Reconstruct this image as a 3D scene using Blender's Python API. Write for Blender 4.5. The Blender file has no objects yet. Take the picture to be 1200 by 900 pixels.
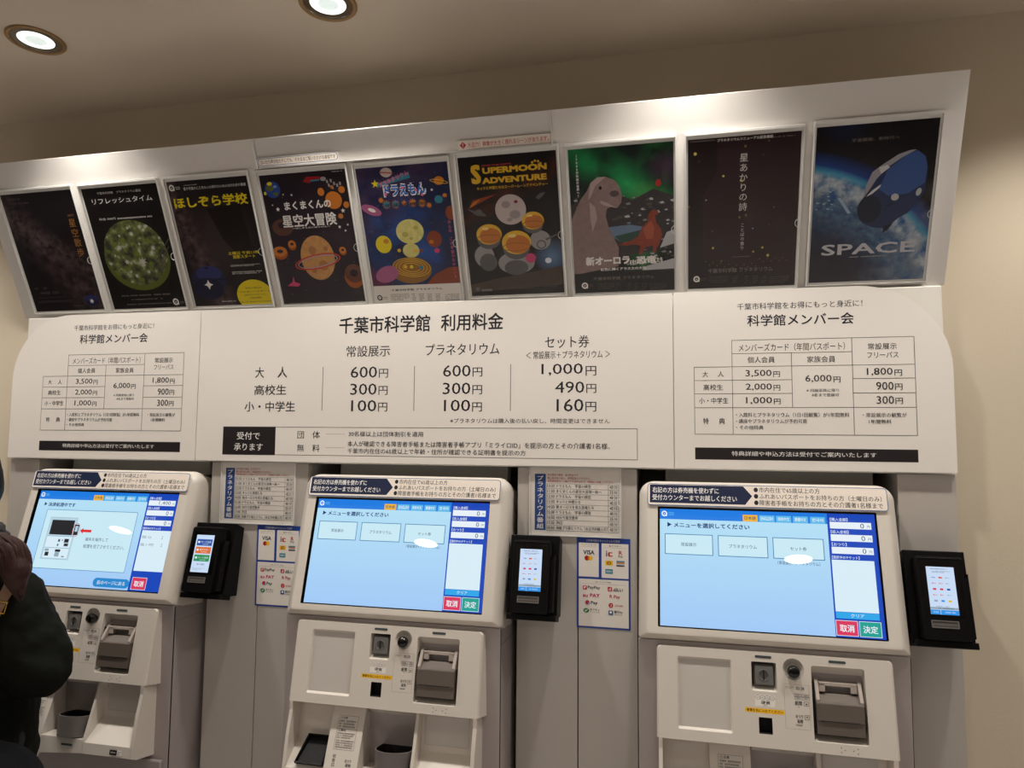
import bpy, bmesh, math, random
from math import sin, cos, pi, radians
from mathutils import Vector, Matrix
from mathutils.geometry import tessellate_polygon

C = bpy.context.scene.collection
random.seed(7)

# ------------------------------------------------------------------ camera, world, exposure
cam_data = bpy.data.cameras.new('camera')
cam = bpy.data.objects.new('camera', cam_data); C.objects.link(cam)
cam.location = (0.8428, -1.8574, 1.5154)
cam.rotation_euler = (1.6503844, -0.0086653, 0.2250681)
cam_data.sensor_width = 36.0
cam_data.lens = 24.929
cam_data.clip_start = 0.02
bpy.context.scene.camera = cam
vs = bpy.context.scene.view_settings
vs.view_transform = 'Standard'; vs.look = 'None'; vs.exposure = 0.0; vs.gamma = 1.0; vs.use_curve_mapping = False
world = bpy.data.worlds.new('world'); bpy.context.scene.world = world
world.use_nodes = True
world.node_tree.nodes['Background'].inputs[0].default_value = (1.0, 0.92, 0.87, 1)
world.node_tree.nodes['Background'].inputs[1].default_value = 0.1
LAMP_COL = (1.0, 0.945, 0.865)
P_WALL, P_KEY, P_FAR, P_MID = 42.0, 4.0, 9.0, 180.0    # lamp powers: row by the sign, row over the queue, far row, row added behind to brighten the ceiling
CEIL = 2.55; WALLY = -.012; RECESS = .32

# ------------------------------------------------------------------ materials
def lin(c):
    return tuple(((v/255)/12.92 if v/255 <= .04045 else ((v/255+.055)/1.055)**2.4) for v in c)
M = {}
def mat(name, rgb, rough=.5, metal=0., emit=0., bump=0., scale=60., vary=.0, coat=0., spec=.5, raw=False):
    m = bpy.data.materials.new(name); m.use_nodes = True
    nt = m.node_tree; b = nt.nodes['Principled BSDF']
    col = (*(rgb if raw else lin(rgb)), 1)
    b.inputs['Base Color'].default_value = col
    b.inputs['Roughness'].default_value = rough; b.inputs['Metallic'].default_value = metal
    b.inputs['Specular IOR Level'].default_value = spec
    b.inputs['Coat Weight'].default_value = coat; b.inputs['Coat Roughness'].default_value = .05
    if emit:
        b.inputs['Emission Color'].default_value = col; b.inputs['Emission Strength'].default_value = emit
    if bump or vary:
        tc = nt.nodes.new('ShaderNodeTexCoord'); n = nt.nodes.new('ShaderNodeTexNoise')
        n.inputs['Scale'].default_value = scale; n.inputs['Detail'].default_value = 4
        nt.links.new(tc.outputs['Object'], n.inputs['Vector'])
        if bump:
            bp = nt.nodes.new('ShaderNodeBump'); bp.inputs['Strength'].default_value = bump; bp.inputs['Distance'].default_value = .002
            nt.links.new(n.outputs['Fac'], bp.inputs['Height']); nt.links.new(bp.outputs['Normal'], b.inputs['Normal'])
        if vary:
            mx = nt.nodes.new('ShaderNodeMix'); mx.data_type = 'RGBA'
            mx.inputs['A'].default_value = tuple(v*(1-vary) for v in col[:3])+(1,)
            mx.inputs['B'].default_value = tuple(min(1, v*(1+vary)) for v in col[:3])+(1,)
            nt.links.new(n.outputs['Fac'], mx.inputs['Factor']); nt.links.new(mx.outputs['Result'], b.inputs['Base Color'])
    M[name] = m
    return m
mat('wall_paint', (210, 197, 175), .85, bump=.12, scale=220, vary=.02)
mat('ceiling_paint', (210, 197, 180), .9, bump=.1, scale=180, vary=.02)
mat('floor_tile', (160, 154, 150), .55, vary=.15, scale=6)
mat('panel_white', (188, 181, 174), .42, vary=.015, scale=12)
mat('sign_white', (232, 228, 220), .38, vary=.01, scale=9)
mat('sheet_white', (238, 232, 225), .34, vary=.01, scale=7)
mat('board_white', (236, 232, 227), .3, vary=.02, scale=5)
mat('machine_white', (216, 208, 198), .38, bump=.04, scale=900)
mat('machine_edge', (205, 198, 188), .4)
mat('cabinet_grey', (166, 157, 155), .42, vary=.02, scale=20)
mat('lintel_grey', (150, 146, 138), .6)
mat('pad_grey', (200, 194, 188), .4)
mat('black_plastic', (4, 4, 5), .45, bump=.03, scale=800, spec=.18)
mat('black_gloss', (8, 8, 9), .08)
mat('pit_black', (5, 5, 5), .7)
mat('unit_taupe', (100, 90, 82), .5, bump=.05, scale=700)
mat('unit_dark', (82, 74, 70), .5)
mat('unit_light', (172, 160, 152), .42)
mat('coin_grey', (120, 118, 116), .38, metal=.35)
mat('cup_grey', (110, 104, 102), .5)
mat('lamp_window', (70, 78, 80), .2)
mat('chrome', (190, 188, 184), .15, metal=1.)
mat('trim_bronze', (150, 118, 78), .45, metal=.2)
mat('ink', (22, 20, 30), .5); mat('ink_blue', (18, 18, 40), .5); mat('bar_black', (32, 26, 28), .42)
mat('line_dark', (60, 54, 58), .5)
mat('white', (245, 242, 238), .45); mat('paper', (236, 230, 222), .55); mat('paper_warm', (240, 229, 218), .5)
mat('note_navy', (14, 30, 66), .4); mat('note_border', (36, 84, 142), .4)
mat('navy_dark', (20, 38, 82), .4)
mat('card_blue', (24, 62, 150), .5); mat('time_blue', (36, 72, 138), .5); mat('red_ink', (190, 40, 50), .5)
mat('sticker_yellow', (246, 190, 20), .5)
# poster inks, plus shade tones painted into two prints
INK = dict(dimtext=(92, 82, 78), dimtext2=(140, 130, 124), bronze=(176, 120, 60), navy=(34, 36, 74), navy2=(46, 50, 104), navy3=(22, 24, 52),
  olive=(96, 108, 44), mist=(196, 196, 186), leaf=(110, 128, 52), haze=(92, 86, 80), yellow=(238, 216, 30), shade=(26, 14, 14), earthblue=(44, 74, 150),
  skyb=(120, 160, 220), redtrain=(168, 28, 36), teal=(44, 132, 158), grey=(158, 154, 154), grey2=(96, 94, 96), orangeb=(208, 122, 40),
  donutdim=(96, 60, 48), night=(44, 30, 42), donut=(206, 122, 46), donutside=(168, 84, 26), choco=(104, 62, 48), tan=(206, 152, 92), tan2=(178, 122, 70),
  stripe=(206, 70, 40), stripew=(180, 160, 168), pinkd=(210, 70, 120), pinkt=(236, 100, 140), bluet=(36, 110, 200), gear=(214, 140, 50), gold=(236, 188, 50),
  golddk=(150, 104, 30), rust=(140, 62, 34), galaxy=(176, 96, 140), paleyel=(222, 214, 130), paleyel2=(190, 178, 90), ringpl=(212, 196, 190), ringpl2=(196, 90, 70),
  star=(170, 180, 210), cometd=(150, 62, 30), pinkgrey=(206, 192, 190), pinkgrey2=(166, 152, 154), crim=(140, 30, 62), choker=(130, 40, 70), orangehi=(250, 220, 130),
  ink2=(18, 14, 18), glow=(236, 244, 255), moonland=(74, 58, 50), rockband=(52, 48, 50), snow=(188, 188, 192), snow2=(130, 132, 138), rock=(58, 50, 50), rock2=(84, 72, 68),
  lake=(106, 128, 156), lakegreen=(34, 74, 62), dino=(142, 118, 116), dino2=(178, 156, 152), dino3=(84, 68, 70), reddino=(138, 58, 40), reddino2=(168, 84, 56), black=(14, 12, 14),
  pale=(208, 200, 198), shade8=(44, 26, 30), stary=(206, 186, 90), starb=(128, 94, 60), cloudb=(160, 190, 214), capdark=(34, 52, 92), caplight=(168, 166, 176), capwhite=(222, 220, 224),
  capblue=(58, 92, 158), capdeep=(20, 30, 52), capwin=(196, 196, 200), silver=(206, 206, 214))
for k, v in INK.items():
    mat(k, v, .45, vary=.3 if k in ('dino', 'reddino', 'rockband', 'moonland', 'capdark', 'tan', 'paleyel') else 0., scale=70, spec=.12)

class NT:
    """little helper for node maths"""
    def __init__(s, m): s.nt = m.node_tree; s.n = s.nt.nodes; s.l = s.nt.links
    def math(s, op, a, b=None, clamp=False):
        x = s.n.new('ShaderNodeMath'); x.operation = op; x.use_clamp = clamp
        for i, v in enumerate((a, b)):
            if v is None: continue
            if isinstance(v, (int, float)): x.inputs[i].default_value = v
            else: s.l.new(v, x.inputs[i])
        return x.outputs[0]
    def mix(s, f, a, b):
        x = s.n.new('ShaderNodeMix'); x.data_type = 'RGBA'
        s.l.new(f, x.inputs['Factor'])
        for k, v in (('A', a), ('B', b)):
            if isinstance(v, tuple): x.inputs[k].default_value = (*v, 1)
            else: s.l.new(v, x.inputs[k])
        return x.outputs['Result']
def art_mat(name, base, layers):
    """printed picture: soft bands and blobs over a flat ink, in the print's own metres"""
    m = mat(name, tuple(v*.78 for v in base), .45, spec=.12); t = NT(m); b = t.n['Principled BSDF']
    tc = t.n.new('ShaderNodeTexCoord'); sx = t.n.new('ShaderNodeSeparateXYZ'); t.l.new(tc.outputs['Object'], sx.inputs[0])
    X, Y = sx.outputs[0], sx.outputs[1]
    col = lin(tuple(v*.78 for v in base))
    for L in layers:
        kind, c = L[0], lin(L[-1])
        if kind == 'band':            # centre line through (x,y) at angle a, half width w, noise amount k, strength s
            _, x, y, a, w, k, s, _c = L
            d = t.math('ADD', t.math('MULTIPLY', t.math('SUBTRACT', X, x), -sin(a)), t.math('MULTIPLY', t.math('SUBTRACT', Y, y), cos(a)))
            f = t.math('SUBTRACT', 1.0, t.math('DIVIDE', t.math('ABSOLUTE', d), w), clamp=True)
        elif kind == 'half':          # one side of a line, soft over w
            _, x, y, a, w, k, s, _c = L
            d = t.math('ADD', t.math('MULTIPLY', t.math('SUBTRACT', X, x), -sin(a)), t.math('MULTIPLY', t.math('SUBTRACT', Y, y), cos(a)))
            f = t.math('DIVIDE', d, w, clamp=True)
        elif kind == 'disc':          # inside of a circle radius r, soft over w
            _, x, y, r, w, k, s, _c = L
            dx = t.math('SUBTRACT', X, x); dy = t.math('SUBTRACT', Y, y)
            d = t.math('SQRT', t.math('ADD', t.math('MULTIPLY', dx, dx), t.math('MULTIPLY', dy, dy)))
            f = t.math('DIVIDE', t.math('SUBTRACT', r, d), w, clamp=True)
        if k:
            n = t.n.new('ShaderNodeTexNoise'); n.inputs['Scale'].default_value = abs(k); n.inputs['Detail'].default_value = 6
            t.l.new(tc.outputs['Object'], n.inputs['Vector'])
            nf = t.math('MULTIPLY', t.math('SUBTRACT', n.outputs['Fac'], .36), 3.4, clamp=True)
            f = t.math('MULTIPLY', f, nf)
        f = t.math('MULTIPLY', f, s)
        col = t.mix(f, col, c)
    t.l.new(col, b.inputs['Base Color'])
    return m
art_mat('bg_walk', (34, 24, 26), [('band', .11, .17, -.95, .075, 34, .55, (112, 90, 92)), ('band', .07, .24, -.6, .05, 60, .4, (124, 104, 104))])
art_mat('bg_refresh', (28, 20, 20), [('disc', .126, .15, .12, .05, 0, .25, (56, 62, 30))])
art_mat('bg_school', (40, 30, 32), [('band', .04, .18, -1.25, .055, 45, .7, (120, 92, 96)), ('disc', .13, .2, .12, .08, 0, .45, (74, 62, 62))])
art_mat('bg_bakery', (46, 32, 44), [('disc', .13, .14, .2, .2, 9, .5, (70, 50, 72))])
art_mat('bg_model', (22, 38, 88), [('disc', .12, .15, .14, .1, 12, .9, (30, 92, 186)), ('half', .17, .26, .7, .08, 14, .7, (92, 66, 96)), ('disc', .0, .03, .08, .06, 20, .8, (150, 44, 86)), ('disc', .04, .21, .05, .05, 25, .6, (36, 90, 160))])
art_mat('bg_moon', (28, 18, 20), [('disc', .226, .095, .05, .05, 0, .75, (110, 150, 200)), ('band', .06, .23, .45, .03, 20, .5, (130, 60, 26))])
art_mat('bg_dino', (20, 24, 24), [('half', .0, .22, 0, .03, 0, .5, (20, 44, 38)), ('band', .12, .28, -.62, .06, 9, 1., (30, 168, 92)), ('band', .2, .27, 1.45, .045, 12, .9, (60, 160, 78)), ('disc', .19, .215, .06, .06, 0, .6, (80, 150, 60)), ('disc', .235, .3, .05, .05, 0, .6, (80, 40, 74))])
art_mat('bg_poem', (36, 20, 24), [('disc', .14, .12, .16, .12, 6, .35, (54, 36, 36))])
art_mat('bg_space', (16, 12, 18), [('disc', .06, .37, .06, .06, 0, .7, (14, 36, 80)), ('disc', -.08, -.13, .445, .035, 0, 1., (16, 66, 150)), ('disc', -.08, -.13, .414, .012, 0, .95, (70, 160, 200)), ('disc', -.08, -.13, .400, .015, 0, .95, (26, 88, 150)),
    ('disc', -.08, -.13, .402, .012, 38, 1., (206, 218, 224)), ('disc', -.08, -.13, .368, .03, 0, .92, (18, 62, 112)), ('disc', -.08, -.13, .36, .03, 70, .5, (120, 160, 186)), ('disc', -.08, -.13, .325, .06, 0, .9, (14, 34, 70)), ('disc', .02, -.02, .15, .07, 0, .8, (40, 28, 30)),
    ('half', .17, .12, -2.2, .06, 30, .45, (150, 160, 172))])
def forest():
    m = mat('forest', (70, 84, 40), .5); t = NT(m); b = t.n['Principled BSDF']
    tc = t.n.new('ShaderNodeTexCoord'); n = t.n.new('ShaderNodeTexVoronoi'); n.inputs['Scale'].default_value = 75
    n2 = t.n.new('ShaderNodeTexNoise'); n2.inputs['Scale'].default_value = 40; n2.inputs['Detail'].default_value = 8
    t.l.new(tc.outputs['Object'], n.inputs['Vector']); t.l.new(tc.outputs['Object'], n2.inputs['Vector'])
    f = t.math('MULTIPLY', t.math('SUBTRACT', n2.outputs['Fac'], .38), 4, clamp=True)
    c = t.mix(f, lin((34, 34, 22)), lin((122, 132, 62)))
    f2 = t.math('MULTIPLY', t.math('SUBTRACT', n2.outputs['Fac'], .58), 8, clamp=True)
    c = t.mix(f2, c, lin((206, 206, 196)))
    t.l.new(c, b.inputs['Base Color'])
forest()
def clear_mat(name, tint=(1, 1, 1), base=.03):
    m = bpy.data.materials.new(name); m.use_nodes = True; t = NT(m); t.n.clear()
    o = t.n.new('ShaderNodeOutputMaterial'); tr = t.n.new('ShaderNodeBsdfTransparent'); gl = t.n.new('ShaderNodeBsdfGlossy')
    tr.inputs[0].default_value = (*tint, 1); gl.inputs['Roughness'].default_value = .04
    fr = t.n.new('ShaderNodeFresnel'); fr.inputs['IOR'].default_value = 1.45
    ge = t.n.new('ShaderNodeNewGeometry'); fc = t.math('MULTIPLY', fr.outputs[0], t.math('SUBTRACT', 1.0, ge.outputs['Backfacing']))
    mx = t.n.new('ShaderNodeMixShader'); t.l.new(fc, mx.inputs[0]); t.l.new(tr.outputs[0], mx.inputs[1]); t.l.new(gl.outputs[0], mx.inputs[2])
    t.l.new(mx.outputs[0], o.inputs[0]); M[name] = m
clear_mat('clear_acrylic', (1, 1, 1))
mat('frost_acrylic', (232, 230, 226), .25, spec=.6)
# display colours (light-emitting)
SCR = dict(s_blue=(18, 126, 232), s_deep=(8, 70, 190), s_pale=(196, 234, 252), s_btn=(206, 240, 252), s_edge=(36, 118, 170), s_navy=(8, 44, 116), s_ink=(44, 66, 92), s_white=(238, 248, 255),
  s_tab=(96, 190, 240), s_orange=(248, 186, 40), s_red=(222, 54, 96), s_green=(24, 164, 150), s_side=(222, 244, 255), s_cyan=(40, 170, 240), s_black=(24, 26, 32), s_grey=(150, 170, 186), s_lite=(186, 216, 232),
  s_arrow=(226, 40, 50), s_btn2=(30, 138, 210), t_bg=(206, 226, 252), t_blue=(40, 84, 170), t_orange=(226, 112, 44), t_green=(34, 148, 86), t_cyan=(40, 150, 236), t_red=(214, 60, 80), t_yel=(226, 196, 40))
for k, v in SCR.items():
    m = mat(k, v, .006, emit=.92, spec=.5); m.node_tree.nodes['Principled BSDF'].inputs['Base Color'].default_value = (.02, .02, .02, 1)
def screen_bg():
    m = mat('s_bg', (170, 222, 252), .006, emit=.92); t = NT(m); b = t.n['Principled BSDF']; b.inputs['Base Color'].default_value = (.02, .02, .02, 1)
    tc = t.n.new('ShaderNodeTexCoord'); sx = t.n.new('ShaderNodeSeparateXYZ'); t.l.new(tc.outputs['Object'], sx.inputs[0])
    f = t.math('DIVIDE', t.math('MULTIPLY', sx.outputs[1], -1.0), .268, clamp=True)
    c = t.mix(f, lin((186, 232, 252)), lin((166, 208, 254))); t.l.new(c, b.inputs['Emission Color'])
screen_bg()
mat('lens_white', (250, 252, 255), .4, emit=5.0); mat('lens_core', (214, 226, 222), .3, emit=.9); mat('lens_mid', (240, 246, 246), .3, emit=1.3); mat('lens_strong', (255, 250, 242), .4, emit=20.0)
mat('reflector', (220, 220, 214), .12, metal=.9)

# ------------------------------------------------------------------ mesh helpers
class Frame:
    def __init__(s, o, U=(1, 0, 0), V=(0, 0, 1), N=(0, -1, 0)):
        s.o, s.U, s.V, s.N = Vector(o), Vector(U), Vector(V), Vector(N)
    def __call__(s, u, v, w=0.): return s.o + s.U*u + s.V*v + s.N*w
    def matrix(s):
        m = Matrix.Identity(4)
        for i, a in enumerate((s.U, s.V, s.N)):
            for j in range(3): m[j][i] = a[j]
        m.translation = s.o
        return m
FLAT = Frame((0, 0, 0), (1, 0, 0), (0, 1, 0), (0, 0, 1))
class MB:
    def __init__(s, frame=FLAT): s.v = []; s.f = []; s.m = []; s.mats = []; s.fr = frame
    def mi(s, name):
        if name not in s.mats: s.mats.append(name)
        return s.mats.index(name)
    def add(s, pts, faces, mname, raw=False):
        b = len(s.v); s.v += [tuple(p) if raw else tuple(s.fr(*p)) for p in pts]
        k = s.mi(mname)
        for f in faces: s.f.append([i+b for i in f]); s.m.append(k)
    def box(s, u0, u1, v0, v1, w0, w1, m):
        s.add([(u0, v0, w0), (u1, v0, w0), (u1, v1, w0), (u0, v1, w0), (u0, v0, w1), (u1, v0, w1), (u1, v1, w1), (u0, v1, w1)],
              [(3, 2, 1, 0), (4, 5, 6, 7), (0, 1, 5, 4), (1, 2, 6, 5), (2, 3, 7, 6), (3, 0, 4, 7)], m)
    def loft(s, loops, m, cap0=False, cap1=False, closed=True):
        n = len(loops[0]); pts = [p for L in loops for p in L]; F = []
        for k in range(len(loops)-1):
            for i in range(n if closed else n-1):
                j = (i+1) % n
                F.append((k*n+i, k*n+j, (k+1)*n+j, (k+1)*n+i))
        if cap0: F.append(tuple(reversed(range(n))))
        if cap1: F.append(tuple((len(loops)-1)*n+i for i in range(n)))
        s.add(pts, F, m)
    def prism(s, poly, a0, a1, m, axis='u'):
        """extrude a (v,w) outline along u, or a (u,v) outline along w"""
        if axis == 'u': L = [[(a, p[0], p[1]) for p in poly] for a in (a0, a1)]
        else: L = [[(p[0], p[1], a) for p in poly] for a in (a0, a1)]
        s.loft(L, m, True, True)
    def holed(s, outer, holes, w, m, flip=False):
        loops = [[Vector((x, y, 0)) for x, y in L] for L in [outer]+holes]
        flat = [p for L in loops for p in L]
        s.add([(p.x, p.y, w) for p in flat], [tuple(t) for t in tessellate_polygon(loops)], m)
    def tube(s, path, r, m, n=10, closed=False, cap=True):
        rs = r if isinstance(r, (list, tuple)) else [r]*len(path)
        P = [Vector(p) for p in path]; loops = []; prev = None
        for i, p in enumerate(P):
            a = P[(i-1) % len(P)] if (closed or i) else p; b = P[(i+1) % len(P)] if (closed or i < len(P)-1) else p
            t = (b-a).normalized()
            if prev is None:
                x = t.orthogonal().normalized()
            else: x = (prev - t*prev.dot(t)).normalized()
            prev = x; y = t.cross(x)
            loops.append([tuple(p + x*rs[i]*cos(2*pi*k/n) + y*rs[i]*sin(2*pi*k/n)) for k in range(n)])
        if closed: loops.append(loops[0])
        s.loft(loops, m, cap and not closed, cap and not closed)
    def ball(s, c, r, m, n=14, k=10):
        r = (r, r, r) if isinstance(r, (int, float)) else r
        loops = [[(c[0]+r[0]*sin(pi*j/k)*cos(2*pi*i/n), c[1]+r[1]*sin(pi*j/k)*sin(2*pi*i/n), c[2]-r[2]*cos(pi*j/k)) for i in range(n)] for j in range(1, k)]
        s.loft(loops, m, True, True)
    def lathe(s, prof, c, m, n=32):
        """profile of (radius, w) about the frame's N through (u,v)=c"""
        s.loft([[(c[0]+r*cos(2*pi*i/n), c[1]+r*sin(2*pi*i/n), w) for i in range(n)] for r, w in prof], m, False, prof[-1][0] > 0)
    def build(s, name, parent=None, matrix=None, smooth=False, bevel=0., label=None, origin=None):
        me = bpy.data.meshes.new(name)
        vv = s.v
        if origin is not None: vv = [(x-origin[0], y-origin[1], z-origin[2]) for x, y, z in vv]
        me.from_pydata(vv, [], s.f)
        for n in s.mats: me.materials.append(M[n])
        me.polygons.foreach_set('material_index', s.m)
        bm = bmesh.new(); bm.from_mesh(me)
        if bevel or smooth: bmesh.ops.remove_doubles(bm, verts=bm.verts, dist=1e-6)
        if bevel or smooth: bmesh.ops.recalc_face_normals(bm, faces=bm.faces)
        bm.to_mesh(me); bm.free(); me.update()
        if smooth:
            for p in me.polygons: p.use_smooth = True
            try: me.set_sharp_from_angle(angle=radians(38))
            except Exception: pass
        o = bpy.data.objects.new(name, me); C.objects.link(o)
        if origin is not None: o.location = origin
        if matrix is not None: o.matrix_basis = matrix
        if parent is not None: keep(o, parent)
        if bevel:
            b = o.modifiers.new('bevel', 'BEVEL'); b.width = bevel; b.segments = 2; b.limit_method = 'ANGLE'; b.angle_limit = radians(40)
        if label: o['label'] = label
        return o
def rrect(u0, v0, u1, v1, r, n=6):
    """rounded rectangle loop; r may be one radius or (bl, br, tr, tl)"""
    R = (r,)*4 if isinstance(r, (int, float)) else r
    out = []
    for (cx, cy, a), q in zip(((u0, v0, pi), (u1, v0, 1.5*pi), (u1, v1, 0), (u0, v1, .5*pi)), R):
        q = max(q, 1e-5)
        x = cx + (q if cx == u0 else -q); y = cy + (q if cy == v0 else -q)
        out += [(x+q*cos(a+.5*pi*k/n), y+q*sin(a+.5*pi*k/n)) for k in range(n+1)]
    return out
def at_w(loop, w): return [(x, y, w) for x, y in loop]
def circ(cx, cy, r, n=28): return [(cx+r*cos(2*pi*k/n), cy+r*sin(2*pi*k/n)) for k in range(n)]

# lettering: glyph outlines tessellated once per string
_cu = bpy.data.curves.new('lettering', 'FONT'); _cu.resolution_u = 2
_to = bpy.data.objects.new('lettering', _cu)
def glyphs(sv, bold=0.):
    """outline triangles of a string; bold = a few shifted strikes of the same outline"""
    _cu.body = sv
    me = _to.to_mesh()
    V = [(v.co.x, v.co.y, 0.) for v in me.vertices]; F = [tuple(p.vertices) for p in me.polygons]
    _to.to_mesh_clear()
    if bold:
        d = bold*.8; n = len(V); V0, F0 = V, F; V = []; F = []
        for i, (dx, dy) in enumerate(((-d, 0), (d, 0)) if bold < .01 else ((-d, -d), (d, d), (d, -d), (-d, d))):
            V += [(x+dx, y+dy, i*3e-6) for x, y, z in V0]; F += [tuple(q+i*n for q in f) for f in F0]
    return V, F
class Sheet(MB):
    """flat print: shapes stacked in order, each a hair above the last"""
    STEP = 1.6e-5
    def __init__(s, frame=FLAT, clip=None, w0=0.): super().__init__(frame); s.w = w0; s.clip = clip
    def up(s): s.w += s.STEP; return s.w
    def _clip(s, P):
        if not s.clip: return P
        x0, y0, x1, y1 = s.clip
        for ax, lim, sg in ((0, x0, 1), (0, x1, -1), (1, y0, 1), (1, y1, -1)):
            out = []
            for i, q in enumerate(P):
                p = P[i-1]; a = (p[ax]-lim)*sg; b = (q[ax]-lim)*sg
                if (a >= 0) != (b >= 0):
                    t = a/(a-b); out.append((p[0]+(q[0]-p[0])*t, p[1]+(q[1]-p[1])*t))
                if b >= 0: out.append(q)
            P = out
            if not P: return P
        return P
    def poly(s, m, P, lift=None):
        P = s._clip(list(P))
        if len(P) < 3: return
        w = s.up()
        T = tessellate_polygon([[Vector((x, y, 0)) for x, y in P]])
        F = []
        for t in T:
            a, b, c = (P[i] for i in t)
            cr = (b[0]-a[0])*(c[1]-a[1])-(b[1]-a[1])*(c[0]-a[0])
            F.append(tuple(t) if cr > 0 else tuple(reversed(t)))
        s.add([(x, y, w) for x, y in P], F, m)
    def rect(s, m, x0, y0, x1, y1, r=0.):
        s.poly(m, rrect(x0, y0, x1, y1, r, 5) if r else [(x0, y0), (x1, y0), (x1, y1), (x0, y1)])
    def frame_rect(s, m, x0, y0, x1, y1, t, r=0.):
        for a in ((x0, y0, x1, y0+t), (x0, y1-t, x1, y1), (x0, y0+t, x0+t, y1-t), (x1-t, y0+t, x1, y1-t)):
            s.rect(m, *a)
    def ell(s, m, c, rx, ry, rot=0, n=28):
        s.poly(m, [(c[0]+rx*cos(t)*cos(rot)-ry*sin(t)*sin(rot), c[1]+rx*cos(t)*sin(rot)+ry*sin(t)*cos(rot)) for t in [2*pi*k/n for k in range(n)]])
    def ring(s, m, c, rx, ry, w, rot=0, n=36):
        a = radians(rot); wz = s.up()
        def L(x, y): return [(c[0]+x*cos(t)*cos(a)-y*sin(t)*sin(a), c[1]+x*cos(t)*sin(a)+y*sin(t)*cos(a), wz) for t in [2*pi*k/n for k in range(n)]]
        if s.clip:
            O = L(rx, ry); I = L(rx-w, ry-w)
            for k in range(n):
                j = (k+1) % n; s.w -= s.STEP
                s.poly(m, [p[:2] for p in (O[k], O[j], I[j], I[k])])
        else: s.loft([L(rx, ry), L(rx-w, ry-w)], m)
    def star(s, m, c, r, n=5):
        s.poly(m, [(c[0]+(r if k % 2 == 0 else r*.42)*sin(pi*k/n), c[1]+(r if k % 2 == 0 else r*.42)*cos(pi*k/n)) for k in range(2*n)])
    def txt(s, m, sv, x0, y0, x1, y1, b=0., rot=0.):
        """lettering fitted to a box"""
        if x1 < x0: x0, x1 = x1, x0
        if y1 < y0: y0, y1 = y1, y0
        V, F = glyphs(sv, b)
        if not V: return
        xs = [p[0] for p in V]; ys = [p[1] for p in V]
        ax, bx, ay, by = min(xs), max(xs), min(ys), max(ys)
        if not any('\u3000' < ch for ch in sv) and by-ay < .2: ay, by = 0, .7
        kx = (x1-x0)/max(bx-ax, 1e-4); ky = (y1-y0)/max(by-ay, 1e-4)
        if rot:
            cx, cy = (x0+x1)/2, (y0+y1)/2; kx = (x1-x0)/cos(rot)/(bx-ax); ky = kx
            P = [((p[0]-(ax+bx)/2)*kx, (p[1]-(ay+by)/2)*ky, p[2]) for p in V]
            P = [(cx+x*cos(rot)-y*sin(rot), cy+x*sin(rot)+y*cos(rot), z) for x, y, z in P]
        else: P = [(x0+(p[0]-ax)*kx, y0+(p[1]-ay)*ky, p[2]) for p in V]
        w = s.up(); s.add([(x, y, w+z) for x, y, z in P], F, m)
    def tl(s, m, sv, x, y, h, align='l', b=0., sq=1.):
        """one line at cap height h: left, centre or right of x, baseline y"""
        V, F = glyphs(sv, b)
        k = h/.74; xs = [p[0] for p in V]; a, c = min(xs), max(xs)
        off = {'l': a, 'c': (a+c)/2, 'r': c}[align]
        w = s.up(); s.add([(x+(p[0]-off)*k*sq, y+p[1]*k, w+p[2]) for p in V], F, m)
    def vtxt(s, m, sv, xc, y0, y1, b=0., wd=None):
        n = len(sv); st = (y1-y0)/n; h = st*.86
        for i, ch in enumerate(sv):
            if ch == ' ': continue
            V, F = glyphs(ch, b); xs = [p[0] for p in V]; ys = [p[1] for p in V]
            k = (wd or h)/.95; ky = h/.95
            cx = (min(xs)+max(xs))/2; cy = (min(ys)+max(ys))/2; yc = y1-st*(i+.5); w = s.up()
            if ch in 'ー〜': P = [(xc+(p[1]-cy)*k, yc-(p[0]-cx)*ky, w+p[2]) for p in V]
            else: P = [(xc+(p[0]-cx)*k, yc+(p[1]-cy)*ky, w+p[2]) for p in V]
            s.add(P, F, m)
    def scrib(s, m, x0, y0, x1, y1, n=1):
        """rows of print too small to read in the photograph: rows of tiny strokes"""
        if x1 < x0: x0, x1 = x1, x0
        if y1 < y0: y0, y1 = y1, y0
        rh = (y1-y0)/n; w = s.up(); h = rh*(.62 if n > 1 else .8); t = max(h*.14, 1.2e-4)
        for i in range(n):
            yb = y1-rh*(i+1)+(rh-h)/2; x = x0
            xe = x1 if i < n-1 or n == 1 else x0+(x1-x0)*random.uniform(.6, 1)
            while x+h*.8 < xe+1e-6:
                cw = h*random.uniform(.7, .95)
                if random.random() > .08:
                    k = random.choice((0, 1, 2))
                    for q in ((.1, .5, .9) if k else (.3, .8)):
                        s.add([(x, yb+h*q-t/2, w), (x+cw, yb+h*q-t/2, w), (x+cw, yb+h*q+t/2, w), (x, yb+h*q+t/2, w)], [(0, 1, 2, 3)], m)
                    for q in ((.5,) if k == 1 else (.15, .8)):
                        s.add([(x+cw*q-t/2, yb+h*.05, w), (x+cw*q+t/2, yb+h*.05, w), (x+cw*q+t/2, yb+h*.95, w), (x+cw*q-t/2, yb+h*.95, w)], [(0, 1, 2, 3)], m)
                x += cw+h*.16
    def qlogo(s, m, m2, c, r):
        """ring with a short tail at lower right and a dot in the eye"""
        s.ell(m, c, r, r); s.poly(m, [(c[0]+r*.2, c[1]-r*.8), (c[0]+r*.95, c[1]-r*.9), (c[0]+r*.9, c[1]-r*.2)])
        s.ell(m2, c, r*.56, r*.56); s.ell(m, (c[0], c[1]-r*.05), r*.2, r*.2)

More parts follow.
